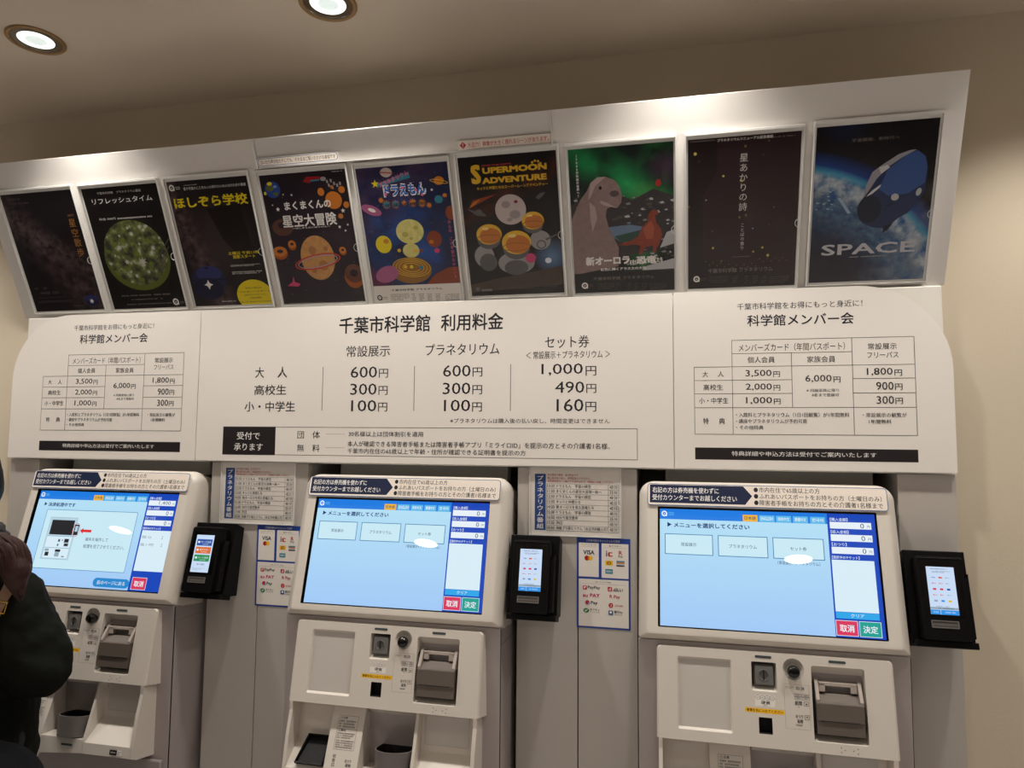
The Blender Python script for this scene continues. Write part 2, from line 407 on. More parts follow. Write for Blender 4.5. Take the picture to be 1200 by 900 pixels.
def thing(name, label, cat, loc=(0, 0, 0), rotz=0., group=None):
    o = bpy.data.objects.new(name, None); C.objects.link(o); o.empty_display_size = .1
    o.location = loc; o.rotation_euler = (0, 0, rotz); tag(o, label, cat, group)
    return o
def tag(o, label, cat, group=None):
    o['label'] = label; o['category'] = cat
    if group: o['group'] = group
    return o
def struct(o): o['kind'] = 'structure'; return o
def WM(o):
    return (WM(o.parent) @ o.matrix_parent_inverse if o.parent else Matrix.Identity(4)) @ o.matrix_basis
def keep(o, parent):
    """parent without moving"""
    o.parent = parent; o.matrix_parent_inverse = WM(parent).inverted()
    return o
def copy_tree(o, parent=None, skip=()):
    c = o.copy(); C.objects.link(c)
    if parent is not None:
        inv = o.matrix_parent_inverse.copy(); c.parent = parent; c.matrix_parent_inverse = inv
    for ch in list(o.children):
        if ch.name.split('.')[0] not in skip: copy_tree(ch, c, skip)
    return c

# ------------------------------------------------------------------ room
b = MB()          # wall with the bay the machines and the sign are set into
A0, A1, AT = -1.1785, 1.4725, 1.8875
B0, B1, BZ = -1.1425, 1.4565, 1.447
for x0, x1, z0, z1 in ((-5, A0, 0, BZ), (A1, 5.5, 0, BZ), (-5, B0, BZ, AT), (B1, 5.5, BZ, AT), (-5, 5.5, AT, CEIL)): b.box(x0, x1, WALLY, RECESS+.1, z0, z1, 'wall_paint')
b.box(A0, A1, RECESS, RECESS+.1, 0, AT, 'wall_paint')
struct(b.build('wall_back'))
b = MB(); b.box(-5, 5.5, -6.5, RECESS+.1, CEIL, CEIL+.1, 'ceiling_paint'); struct(b.build('ceiling'))
b = MB(); b.box(-5, 5.5, -6.5, RECESS+.1, -.1, 0, 'floor_tile'); struct(b.build('floor'))

# recessed downlights
def downlight(x, y, r, label, power, group, cone=70, blend=.8, lens='lens_white'):
    t = thing('downlight', label, 'ceiling light', (x, y, CEIL), group=group)
    f = Frame((x, y, CEIL), (1, 0, 0), (0, -1, 0), (0, 0, -1))
    b = MB(f); b.lathe([(r, 0), (r, .004), (r*.97, .006), (r*.87, .005), (r*.84, .002), (r*.84, 0)], (0, 0), 'trim_bronze', 40); b.build('trim_ring', t, smooth=True, label='bronze trim ring')
    b = MB(f); b.lathe([(r*.84, .002), (r*.835, .003), (r*.82, .003), (r*.815, .002)], (0, 0), 'chrome', 40); b.build('reflector_rim', t, smooth=True)
    b = MB(f); b.lathe([(r*.82, .0015), (r*.62, .0020)], (0, 0), lens, 40); b.lathe([(r*.62, .0020), (r*.36, .0025)], (0, 0), lens if r > .1 else 'lens_mid', 40); b.lathe([(r*.36, .0025), (r*.2, .0027), (.001, .0028)], (0, 0), lens if r > .1 else 'lens_core', 40); b.build('lens', t, smooth=True, label='bright white lens')
    ld = bpy.data.lights.new('lamp', 'SPOT'); ld.energy = power; ld.color = LAMP_COL; ld.spot_size = radians(cone); ld.spot_blend = blend; ld.shadow_soft_size = .04 if r < .1 else .004
    lo = bpy.data.objects.new('lamp', ld); C.objects.link(lo); lo.location = (x, y, CEIL-.012); keep(lo, t)
    return t
RL = .0685
downlight(-.776, -.405, RL, 'round bronze-rimmed downlight in the ceiling, left of the two visible', P_WALL, 'downlights along the sign', 110, .8)
downlight(.047, -.386, RL, 'round bronze-rimmed downlight cut by the top edge of the photo', P_WALL, 'downlights along the sign', 110, .8)
for i, x in enumerate((-1.60, .872, 1.70, 2.52)):
    downlight(x, -.395, RL, 'ceiling downlight just in front of the sign, outside the photo, %s from the left' % ('first', 'fourth', 'fifth', 'sixth')[i], P_WALL, 'downlights along the sign', 110, .8)
for i, x in enumerate((-1.60, -.54, .53, 1.6, 2.67)):
    downlight(x, -1.35, RL, 'ceiling downlight above the queue in front of the machines, %s from the left' % ('first', 'second', 'third', 'fourth', 'fifth')[i], P_KEY, 'downlights over the queue', 140, .35)  # last lamp added along the row to brighten the wall at right
for i, x in enumerate((-1.61, -.54, .53, 1.6, 2.67)):
    downlight(x, -2.45, RL, 'added ceiling downlight behind the photographer, %s from the left' % ('first', 'second', 'third', 'fourth', 'fifth')[i], P_MID, 'added downlights behind the photographer', 80, .5)  # unseen row, added to bounce light off the floor onto the ceiling
for i, x in enumerate((-3.91, -1.08, 1.68)):
    downlight(x, -3.56, .15, 'large ceiling downlight far behind the camera, reflected as a white oval in the %s screen' % ('left', 'middle', 'right')[i], P_FAR, 'large downlights behind', 165, .3, 'lens_strong')

# ------------------------------------------------------------------ panels between the machines
K = [-1.0037, -.0956, .806]
KT, KY, KZ = .255, -.0877, 1.3548
PF = -.04
def panel(xs, label, lip=1.446):
    t = thing('partition_panel', label, 'panel', ((xs[0]+xs[-1])/2, .12, 0), group='white partition panels')
    for a, c in zip(xs, xs[1:]):
        b = MB(); b.box(a+.0012, c-.0012, PF, .30, 0, lip, 'panel_white'); b.build('board', t, bevel=.0015)
    return t
panel([-1.176, -1.066], 'narrow white panel at the far left, beside the left ticket machine')
panel([-.463, -.3005, -.156], 'white panel between the left and middle ticket machines')
panel([.442, .601, .750], 'white panel between the middle and right ticket machines')
panel([1.345, 1.470], 'white panel to the right of the right ticket machine')

# ------------------------------------------------------------------ sign housing over the machines
sg = thing('sign_housing', 'long white sign housing spanning the wall above all three ticket machines', 'sign case', (.15, .13, 1.447))
b = MB(); b.box(-1.14, 1.454, -.042, .30, 1.4475, 1.886, 'sign_white'); b.build('body', sg, bevel=.003)
b = MB(); b.box(-1.176, 1.467, -.0455, -.034, 1.4472, 1.4512, 'sign_white'); b.build('lip', sg)
for k in K:
    b = MB(); b.box(k-.0+.012, k+.5, .01, .05, 1.405, 1.4474, 'lintel_grey'); b.build('lintel', sg, bevel=.002, label='grey strip above a machine')

FY = -.055
def sheet_frame(x=0.): return Frame((x, FY, 0))
def price(a, s, x0, y0, x1, y1, m='ink', b=.006):
    """figures with a smaller yen sign"""
    w = x1-x0; h = y1-y0; yen = h*.86
    a.txt(m, s, x0, y0, x1-yen-w*.05, y1, b); a.txt(m, '円', x1-yen, y0-h*.02, x1, y0+h*.76, b)
def member_board(dx, label, mirror):
    x0, x1 = (.842, 1.467)
    if mirror: x0, x1 = -1.172-dx, -.510-dx
    t = thing('membership_board', label, 'notice board', (dx+(x0+x1)/2, FY, 1.45), group='membership notice boards')
    fr = sheet_frame(dx)
    R = .20
    b = MB(fr)
    lp = rrect(x0, 1.4505, x1, 1.889, (.001, .001, .001, R) if mirror else (.001, .001, R, .001), 14)
    # the outer upper corner is a wide oval sweep
    cx = x0+R if mirror else x1-R; cy = 1.889-R
    lp = [(p[0], cy+(p[1]-cy)*1.0) for p in lp]
    b.loft([at_w(lp, -.003), at_w(lp, -.0004), at_w([(p[0]*.9995+(x0+x1)/2*.0005, p[1]*.9995+1.67*.0005) for p in lp], 0)], 'sheet_white', True, True)
    b.build('sheet', t)
    for u in (x0+.05, x1-.05):
        b = MB(fr); b.lathe([(.006, -.0125), (.006, -.0032)], (u, 1.47), 'chrome', 16); b.build('standoff', t)
    a = Sheet(fr, w0=.0002)
    a.txt('ink_blue', '千葉市科学館をお得にもっと身近に！', .995, 1.8395, 1.279, 1.856, .008)
    a.txt('ink_blue', '科学館メンバー会', 1.018, 1.7985, 1.259, 1.8265, .014)
    a.build('heading', t); a = Sheet(fr, w0=.0002)
    a.txt('ink', 'メンバーズカード（年間パスポート）', .997, 1.7365, 1.238, 1.7555, .004)
    a.txt('ink', '個人会員', 1.017, 1.7085, 1.08, 1.7235, .006); a.txt('ink', '家族会員', 1.153, 1.7075, 1.216, 1.723, .006)
    a.txt('ink', '常設展示', 1.288, 1.736, 1.350, 1.751, .006); a.txt('ink', 'フリーパス', 1.286, 1.716, 1.353, 1.7305, .006)
    a.txt('ink', '大', .911, 1.6755, .924, 1.6895, .008); a.txt('ink', '人', .947, 1.6755, .961, 1.6895, .008)
    a.txt('ink', '高校生', .9125, 1.6425, .959, 1.657, .008); a.txt('ink', '小・中学生', .902, 1.610, .971, 1.6245, .008)
    for s, y in (('3,500', 1.674), ('2,000', 1.641), ('1,000', 1.608)): price(a, s, 1.012, y, 1.091, y+.0175)
    price(a, '6,000', 1.148, 1.6595, 1.226, 1.6775)
    a.txt('ink', '※ 同居家族に限り', 1.150, 1.637, 1.222, 1.6445, .004); a.txt('ink', '8名まで登録可', 1.162, 1.626, 1.222, 1.6335, .004)
    for s, y, xx in (('1,800', 1.674, 1.284), ('900', 1.641, 1.303), ('300', 1.608, 1.303)): price(a, s, xx, y, 1.359, y+.0185)
    a.txt('ink', '・入館料とプラネタリウム（1日1回観覧）が1年間無料', .988, 1.577, 1.243, 1.588, .006)
    a.txt('ink', '・講座やプラネタリウムが予約可能', .988, 1.562, 1.150, 1.5725, .006); a.txt('ink', '・その他特典', .988, 1.547, 1.051, 1.557, .006)
    a.txt('ink', '・常設展示の観覧が', 1.272, 1.577, 1.366, 1.5875, .006); a.txt('ink', '1年間無料', 1.2845, 1.562, 1.333, 1.572, .006)
    a.txt('ink', '特', .911, 1.560, .924, 1.5745, .008); a.txt('ink', '典', .948, 1.560, .962, 1.5745, .008)
    a.build('table_lettering', t)
    a = Sheet(fr, w0=.0002); L = .0011
    def h(u0, u1, v): a.rect('line_dark', u0, v-L/2, u1, v+L/2)
    def vl(u, v0, v1): a.rect('line_dark', u-L/2, v0, u+L/2, v1)
    h(.981, 1.387, 1.765); h(.981, 1.253, 1.732); h(.891, 1.387, 1.7); h(.891, 1.118, 1.667); h(.891, 1.118, 1.634); h(.891, 1.387, 1.6); h(.891, 1.387, 1.535); h(1.253, 1.387, 1.668); h(1.253, 1.387, 1.634)
    vl(.891, 1.535, 1.7); vl(.981, 1.535, 1.765); vl(1.118, 1.6, 1.732); vl(1.253, 1.535, 1.765); vl(1.387, 1.535, 1.765)
    a.build('table_rules', t)
    a = Sheet(fr, w0=.0002); a.rect('bar_black', .891, 1.4735, 1.387, 1.5025); a.txt('white', '特典詳細や申込方法は受付でご案内いたします', .977, 1.483, 1.299, 1.4945, .004)
    a.build('notice_bar', t, label='black bar with white lettering')
member_board(-1.947, 'white membership notice board, upper left corner rounded, at the left end of the sign', True)
member_board(0., 'white membership notice board, upper right corner rounded, at the right end of the sign', False)

t = thing('price_board', 'wide white admission price board in the middle of the sign, above the middle machine', 'price board', (.165, FY, 1.45))
fr = sheet_frame(0)
b = MB(fr); b.box(-.508, .840, 1.4505, 1.888, -.003, 0, 'sheet_white'); b.build('sheet', t, bevel=.0006)
a = Sheet(fr, w0=.0002)
a.txt('ink', '千葉市科学館', -.067, 1.8075, .200, 1.854, .018); a.txt('ink', '利用料金', .231, 1.8075, .404, 1.853, .018)
a.build('heading', t); a = Sheet(fr, w0=.0002)
a.txt('ink', '常設展示', -.043, 1.742, .086, 1.773, .008); a.txt('ink', 'プラネタリウム', .189, 1.742, .394, 1.773, .008); a.txt('ink', 'セット券', .516, 1.755, .631, 1.787, .008)
a.txt('ink', '＜ 常設展示＋プラネタリウム ＞', .466, 1.7275, .684, 1.7475, .006)
a.build('heading', t); a = Sheet(fr, w0=.0002)
a.txt('ink', '大', -.324, 1.687, -.296, 1.718, .01); a.txt('ink', '人', -.253, 1.687, -.223, 1.718, .01); a.txt('ink', '高校生', -.325, 1.638, -.224, 1.667, .01); a.txt('ink', '小・中学生', -.354, 1.591, -.195, 1.620, .01)
a.build('row_heading', t)
for x0, x1 in ((-.029, .0815), (.239, .348)):
    a = Sheet(fr, w0=.0002)
    for s, y in (('600', 1.684), ('300', 1.637), ('100', 1.5915)): price(a, s, x0+(.004 if s == '100' else 0), y, x1, y+.031, b=.004)
    a.build('price_column', t)
a = Sheet(fr, w0=.0002)
price(a, '1,000', .507, 1.683, .649, 1.7145, b=.004); price(a, '490', .543, 1.6385, .649, 1.668, b=.004); price(a, '160', .547, 1.591, .649, 1.623, b=.004)
a.build('price_column', t); a = Sheet(fr, w0=.0002)
a.txt('ink', '※プラネタリウムは購入後の払い戻し、時間変更はできません', .261, 1.560, .683, 1.573, .006)
a.build('refund_note', t); a = Sheet(fr, w0=.0002)
a.txt('ink', '団　体', -.185, 1.516, -.116, 1.537, .008); a.txt('ink', '無　料', -.185, 1.480, -.116, 1.500, .008)
for yy in (1.5285, 1.491):
    for i in range(12): a.rect('ink', -.097+i*.0048, yy, -.0945+i*.0048, yy+.001)
a.txt('ink', '30名様以上は団体割引を適用', -.030, 1.523, .186, 1.537, .006)
a.txt('ink', '本人が確認できる障害者手帳または障害者手帳アプリ「ミライロID」を提示の方とその介護者1名様、', -.032, 1.4955, .683, 1.5105, .006)
a.txt('ink', '千葉市内在住の65歳以上で年齢・住所が確認できる証明書を提示の方', -.032, 1.4765, .467, 1.4905, .006)
a.build('terms_lettering', t)
a = Sheet(fr, w0=.0002)
for u, v0, v1 in ((-.1125, 1.594, 1.716), (.158, 1.593, 1.714), (.425, 1.593, 1.715)): a.rect('line_dark', u-.0008, v0, u+.0008, v1)
a.frame_rect('line_dark', -.42, 1.4695, .752, 1.548, .0012)
a.build('table_rules', t)
a = Sheet(fr, w0=.0002); a.rect('bar_black', -.42, 1.4685, -.253, 1.5485); a.txt('white', '受付で', -.375, 1.512, -.302, 1.533, .004); a.txt('white', '承ります', -.383, 1.4805, -.292, 1.501, .004)
a.build('notice_bar', t, label='black block with white lettering')

# ------------------------------------------------------------------ leaning poster board and its nine posters
PA, PY, PZ = .4349, -.0432, 1.9019
def poster_frame(x): return Frame((x, PY, PZ), (1, 0, 0), (0, -sin(PA), cos(PA)), (0, -cos(PA), -sin(PA)))
pb = thing('poster_board', 'long white board leaning forward above the sign, holding the row of posters', 'display board', (.15, -.04, 1.89))
b = MB(poster_frame(0)); b.box(-1.163, 1.464, -.0175, .449, -.0135, -.0055, 'board_white'); b.build('board', pb, bevel=.0012)
b = MB(poster_frame(0)); b.box(-1.163, 1.464, .4415, .449, -.0200, -.0136, 'board_white'); b.build('return_edge', pb, bevel=.001)
for xb in (-.9, .15, 1.2):
    b = MB(); q = [poster_frame(0)(0, v, -.0142) for v in (.03, .425)]
    b.loft([[(x, q[0].y, q[0].z), (x, q[1].y, q[1].z), (x, -.0135, 2.02), (x, -.0135, 1.93)] for x in (xb-.004, xb+.004)], 'board_white', True, True)
    b.build('bracket', pb)
def art_walk(a):
    a.txt('dimtext','千葉市科学館',0.0176,0.3385,0.0661,0.3438,b=0)
    a.txt('dimtext','プラネタリウム番組',0.0169,0.3258,0.0928,0.3311,b=0)
    a.txt('bronze','30分で',0.2159,0.2799,0.237,0.2875,b=0)
    a.vtxt('bronze','星空散歩',0.2241,0.1611,0.2765,b=0)
    a.scrib('dimtext',0.0191,0.0687,0.0658,0.0773,1)
    a.scrib('dimtext',0.0189,0.053,0.1088,0.0631,1)
    a.scrib('dimtext',0.0194,0.042,0.1211,0.0446,1)
    a.scrib('dimtext',0.0178,0.0263,0.1464,0.0342,2)
    a.scrib('dimtext',0.1797,0.0778,0.2222,0.0796,1)
    a.scrib('dimtext',0.1901,0.0601,0.2364,0.068,2)
    a.scrib('dimtext',0.1415,0.0105,0.1833,0.0165,1)
    a.ell('navy',(0.213, 0.0293),0.0228,0.0186,0)
    a.ell('navy2',(0.2159, 0.0379),0.0242,0.0074,0)
    a.poly('navy2',[(0.1913, 0.0338), (0.2393, 0.0346), (0.2394, 0.0308), (0.1911, 0.0288)])
    a.star('white',(0.2136, 0.0268),0.0085,8)
def art_refresh(a):
    a.txt('white','千葉市科学館\u3000プラネタリウム番組',0.0499,0.3367,0.1958,0.3436,b=0)
    a.txt('white','リフレッシュタイム',0.0262,0.3102,0.2271,0.3259,b=0)
    a.txt('white','料金 300円',0.0338,0.2645,0.089,0.2712,b=0)
    a.scrib('white',0.0959,0.264,0.216,0.2693,1)
    a.ell('olive',(0.1259, 0.1486),0.1099,0.0943,0)
    a.ell('forest',(0.1259, 0.1662),0.105,0.0949,0)
    a.star('mist',(0.12, 0.2387),0.006,7)
    a.star('mist',(0.128, 0.2211),0.0087,7)
    a.star('mist',(0.0752, 0.1834),0.0108,7)
    a.star('mist',(0.1712, 0.2301),0.0066,7)
    a.star('mist',(0.1459, 0.1913),0.0053,7)
    a.star('mist',(0.1889, 0.1775),0.0093,7)
    a.star('mist',(0.0329, 0.1383),0.0068,7)
    a.star('mist',(0.0894, 0.1415),0.0095,7)
    a.star('mist',(0.217, 0.2047),0.0059,7)
    a.star('mist',(0.1435, 0.139),0.0147,7)
    a.star('mist',(0.1106, 0.0989),0.0082,7)
    a.star('mist',(0.0862, 0.2177),0.0053,7)
    a.star('mist',(0.0938, 0.1116),0.0062,7)
    a.star('mist',(0.1548, 0.1089),0.0074,7)
    a.star('mist',(0.0541, 0.161),0.0055,7)
    a.star('mist',(0.2152, 0.153),0.0053,7)
    a.star('leaf',(0.096, 0.2056),0.0107,9)
    a.star('leaf',(0.0653, 0.1956),0.0095,9)
    a.star('leaf',(0.1304, 0.1631),0.0121,9)
    a.star('leaf',(0.1759, 0.2012),0.0092,9)
    a.star('leaf',(0.082, 0.1181),0.0137,9)
    a.star('leaf',(0.1685, 0.1319),0.0107,9)
    a.star('leaf',(0.0509, 0.1076),0.0103,9)
    a.star('leaf',(0.1274, 0.0862),0.0095,9)
    a.star('leaf',(0.2087, 0.1765),0.0079,9)
    a.star('leaf',(0.0374, 0.1736),0.0082,9)
    a.poly('haze',[(0.1731, 0.1246), (0.2483, 0.203), (0.2498, 0.2012), (0.1751, 0.1222)])
    a.poly('haze',[(0.1798, 0.1196), (0.2415, 0.1794), (0.243, 0.1776), (0.1818, 0.1171)])
    a.poly('haze',[(0.1864, 0.1146), (0.2347, 0.1555), (0.2362, 0.1537), (0.1884, 0.1121)])
    a.poly('haze',[(0.1931, 0.1095), (0.2278, 0.1314), (0.2292, 0.1296), (0.1951, 0.1071)])
    a.scrib('dimtext2',0.0387,0.0377,0.2103,0.0432,1)
    a.scrib('dimtext2',0.0697,0.0254,0.1794,0.0299,1)
    a.scrib('dimtext2',0.0497,0.0113,0.2042,0.0156,1)
    a.qlogo('white','ink',(0.2199, 0.0163),0.0101)
    a.scrib('dimtext2',0.2332,0.0098,0.2487,0.0176,2)
def art_school(a):
    a.qlogo('white','ink',(0.0132, 0.3391),0.0088)
    a.scrib('white',0.026,0.3333,0.0402,0.3421,2)
    a.scrib('white',0.0515,0.3424,0.0957,0.3443,1)
    a.txt('white','星や宇宙のことをもっと知りたいみんなのための番組',0.0499,0.3301,0.2444,0.3385,b=0)
    a.txt('yellow','ほしぞら学校',0.0093,0.282,0.241,0.3125,b=0.03)
    a.poly('shade',[(0.1071, 0.2774), (0.2166, 0.2855), (0.2247, 0.1368), (0.1966, 0.1171), (0.1401, 0.1882)])  # brown reflected shade, painted into the print
    a.txt('yellow','土曜日 午前11時',0.1446,0.1452,0.2424,0.1541,b=0.02)
    a.txt('yellow','投影スタート',0.1576,0.134,0.2281,0.1444,b=0.02)
    a.scrib('white',0.1438,0.1112,0.2381,0.1172,2)
    a.scrib('white',0.1438,0.0888,0.2412,0.0981,2)
    a.ell('navy',(0.0629, 0.0748),0.0553,0.0408,0)
    a.ell('navy2',(0.0685, 0.0963),0.0419,0.0215,0)
    a.poly('navy3',[(0.0041, 0.0806), (0.1236, 0.0798), (0.1226, 0.0755), (0.0042, 0.0762)])
    a.ell('navy3',(0.0565, 0.0504),0.0496,0.0328,0)
    a.ell('navy2',(0.0634, 0.1116),0.0108,0.0064,0)
    a.ell('navy3',(0.0634, 0.1116),0.006,0.0032,0)
    a.star('white',(0.0597, 0.0629),0.0146,4)
    a.star('white',(0.0597, 0.0629),0.0091,8)
    a.ell('yellow',(0.2017, 0.0256),0.0577,0.0469,0)
    a.txt('ink','毎週土曜日は',0.1748,0.0458,0.2272,0.0506,b=0)
    a.txt('ink','「ふれあいパスポート」',0.1502,0.0353,0.2573,0.0408,b=0)
    a.txt('ink','持参でプラネタリウム',0.1682,0.0259,0.2375,0.0308,b=0)
    a.txt('ink','ご招待無料',0.1828,0.0165,0.2223,0.0215,b=0)
    a.txt('ink','対象の方 市内在住の小中学生',0.145,0.0058,0.2496,0.0097,b=0)
    a.scrib('white',0.09,0.01,0.1378,0.0137,1)
def art_bakery(a):
    a.ell('donutdim',(0.042, 0.2154),0.0322,0.023,0)
    a.ell('night',(0.0411, 0.2215),0.0122,0.0085,0)
    a.ell('earthblue',(0.0329, 0.3169),0.023,0.0221,0)
    a.ell('yellow',(0.027, 0.3329),0.0076,0.0048,0)
    a.ell('olive',(0.0259, 0.3208),0.011,0.0077,0)
    a.ell('olive',(0.0403, 0.3052),0.0077,0.0048,0)
    a.ell('skyb',(0.0418, 0.3246),0.0055,0.0034,0)
    a.ell('yellow',(0.0092, 0.3088),0.0039,0.0044,0)
    a.poly('redtrain',[(0.1263, 0.3316), (0.1374, 0.3433), (0.1792, 0.3421), (0.1758, 0.3357), (0.1506, 0.3337), (0.147, 0.3264)])
    a.poly('teal',[(0.1485, 0.3339), (0.1756, 0.3348), (0.1738, 0.3311), (0.1499, 0.33)])
    a.ell('grey',(0.1859, 0.335),0.0084,0.0056,0)
    a.poly('grey',[(0.1931, 0.3307), (0.1986, 0.3317), (0.1992, 0.3236), (0.1942, 0.3226)])
    a.poly('grey',[(0.2041, 0.3323), (0.2096, 0.3333), (0.2102, 0.3252), (0.2052, 0.3242)])
    a.poly('grey',[(0.2123, 0.3246), (0.2178, 0.3256), (0.2184, 0.3175), (0.2134, 0.3165)])
    a.poly('grey',[(0.2203, 0.3193), (0.2259, 0.3203), (0.2265, 0.3122), (0.2215, 0.3111)])
    a.poly('grey',[(0.1966, 0.321), (0.2021, 0.322), (0.2028, 0.3139), (0.1977, 0.3128)])
    a.poly('grey',[(0.2061, 0.3146), (0.2117, 0.3156), (0.2123, 0.3075), (0.2073, 0.3064)])
    a.poly('grey',[(0.2291, 0.3234), (0.2346, 0.3245), (0.2352, 0.3164), (0.2303, 0.3153)])
    a.ell('orangeb',(0.2063, 0.2782),0.0238,0.023,0)
    a.ell('orangeb',(0.1736, 0.302),0.0096,0.0104,0)
    a.ell('orangeb',(0.2341, 0.3041),0.0094,0.009,0)
    a.ell('orangeb',(0.2408, 0.2643),0.0084,0.0086,0)
    a.ell('orangeb',(0.2195, 0.2356),0.0074,0.0068,0)
    a.ell('orangeb',(0.2068, 0.3126),0.0042,0.0042,0)
    a.txt('white','まくまくんの',0.0588,0.2603,0.197,0.2825,b=0.03)
    a.txt('white','星空大冒険',0.0446,0.214,0.2058,0.2481,b=0.025)
    a.txt('white','〜ほしぞらだいぼうけん〜',0.0708,0.2088,0.1841,0.2131,b=0.02)
    a.star('white',(0.0381, 0.2646),0.0066,5)
    a.star('white',(0.0863, 0.2997),0.0038,5)
    a.star('white',(0.0619, 0.3023),0.0028,5)
    a.star('white',(0.0245, 0.2768),0.0028,5)
    a.star('white',(0.2285, 0.2496),0.0069,5)
    a.star('white',(0.2111, 0.2075),0.0054,5)
    a.star('white',(0.2358, 0.212),0.0037,5)
    a.star('white',(0.2265, 0.1968),0.0038,5)
    a.ell('donutside',(0.0198, 0.1445),0.0226,0.0169,0)
    a.ell('donut',(0.0198, 0.15),0.0215,0.0144,0)
    a.ell('night',(0.02, 0.1508),0.0095,0.0051,0)
    a.ell('donutside',(0.0605, 0.1644),0.0123,0.0127,0)
    a.ell('donut',(0.0603, 0.1685),0.0117,0.0108,0)
    a.ell('night',(0.0604, 0.1691),0.0052,0.0038,0)
    a.ell('donutside',(0.2089, 0.1413),0.0103,0.0105,0)
    a.ell('donut',(0.2084, 0.1448),0.0098,0.009,0)
    a.ell('night',(0.2085, 0.1453),0.0044,0.0032,0)
    a.ell('donutside',(0.2303, 0.0694),0.0285,0.031,0)
    a.ell('choco',(0.2309, 0.0793),0.027,0.0262,0)
    a.ell('night',(0.2312, 0.0808),0.012,0.0092,0)
    a.ell('tan',(0.1308, 0.1272),0.0508,0.0617,0)
    a.ell('tan2',(0.1181, 0.1484),0.0111,0.0122,0)
    a.ell('tan2',(0.1446, 0.106),0.0144,0.0144,0)
    a.ell('tan2',(0.1137, 0.0919),0.0078,0.0062,0)
    a.ell('tan2',(0.1589, 0.1513),0.0065,0.0065,0)
    a.ring('stripe',(0.1288, 0.1171),0.0707,0.0205,0.004,8)
    a.ring('stripew',(0.1288, 0.1171),0.0619,0.0164,0.003,8)
    a.poly('pinkd',[(0.0225, 0.0526), (0.0405, 0.0635), (0.0461, 0.0792), (0.0473, 0.0633), (0.0639, 0.0573), (0.0566, 0.0496)])
    a.scrib('white',0.2143,0.35,0.2445,0.3524,1)
    a.scrib('dimtext2',0.0185,0.0002,0.1289,0.0034,1)
    a.scrib('dimtext2',0.2244,0.0001,0.2484,0.0035,1)
    a.star('star',(0.1569, 0.0965),0.0012,4)
    a.star('star',(0.1984, 0.0684),0.0012,4)
    a.star('star',(0.1129, 0.2857),0.0012,4)
    a.star('star',(0.0326, 0.0285),0.0012,4)
    a.star('star',(0.1363, 0.2153),0.0012,4)
    a.star('star',(0.1619, 0.1964),0.0012,4)
    a.star('star',(0.1219, 0.157),0.0012,4)
    a.star('star',(0.1218, 0.1255),0.0012,4)
    a.star('star',(0.0607, 0.1194),0.0013,4)
    a.star('star',(0.0172, 0.1158),0.0013,4)
    a.star('star',(0.2874, 0.3158),0.0012,4)
    a.star('star',(0.1023, 0.1834),0.0012,4)
    a.star('star',(0.1253, 0.0766),0.0012,4)
    a.star('star',(0.0408, 0.1282),0.0013,4)
    a.star('star',(0.169, 0.0818),0.0013,4)
    a.star('star',(0.2363, 0.1107),0.0012,4)
    a.star('star',(0.0343, 0.1192),0.0013,4)
    a.star('star',(0.2791, 0.2779),0.0012,4)
    a.star('star',(0.2267, 0.0256),0.0012,4)
    a.star('star',(0.1753, 0.0636),0.0012,4)
    a.star('star',(0.0772, 0.0387),0.0013,4)
    a.star('star',(0.2213, 0.2628),0.0012,4)
    a.star('star',(0.1663, 0.1091),0.0012,4)
    a.star('star',(0.0579, 0.2955),0.0012,4)
    a.star('star',(0.1607, 0.2224),0.0012,4)
    a.star('star',(0.1617, 0.24),0.0011,4)
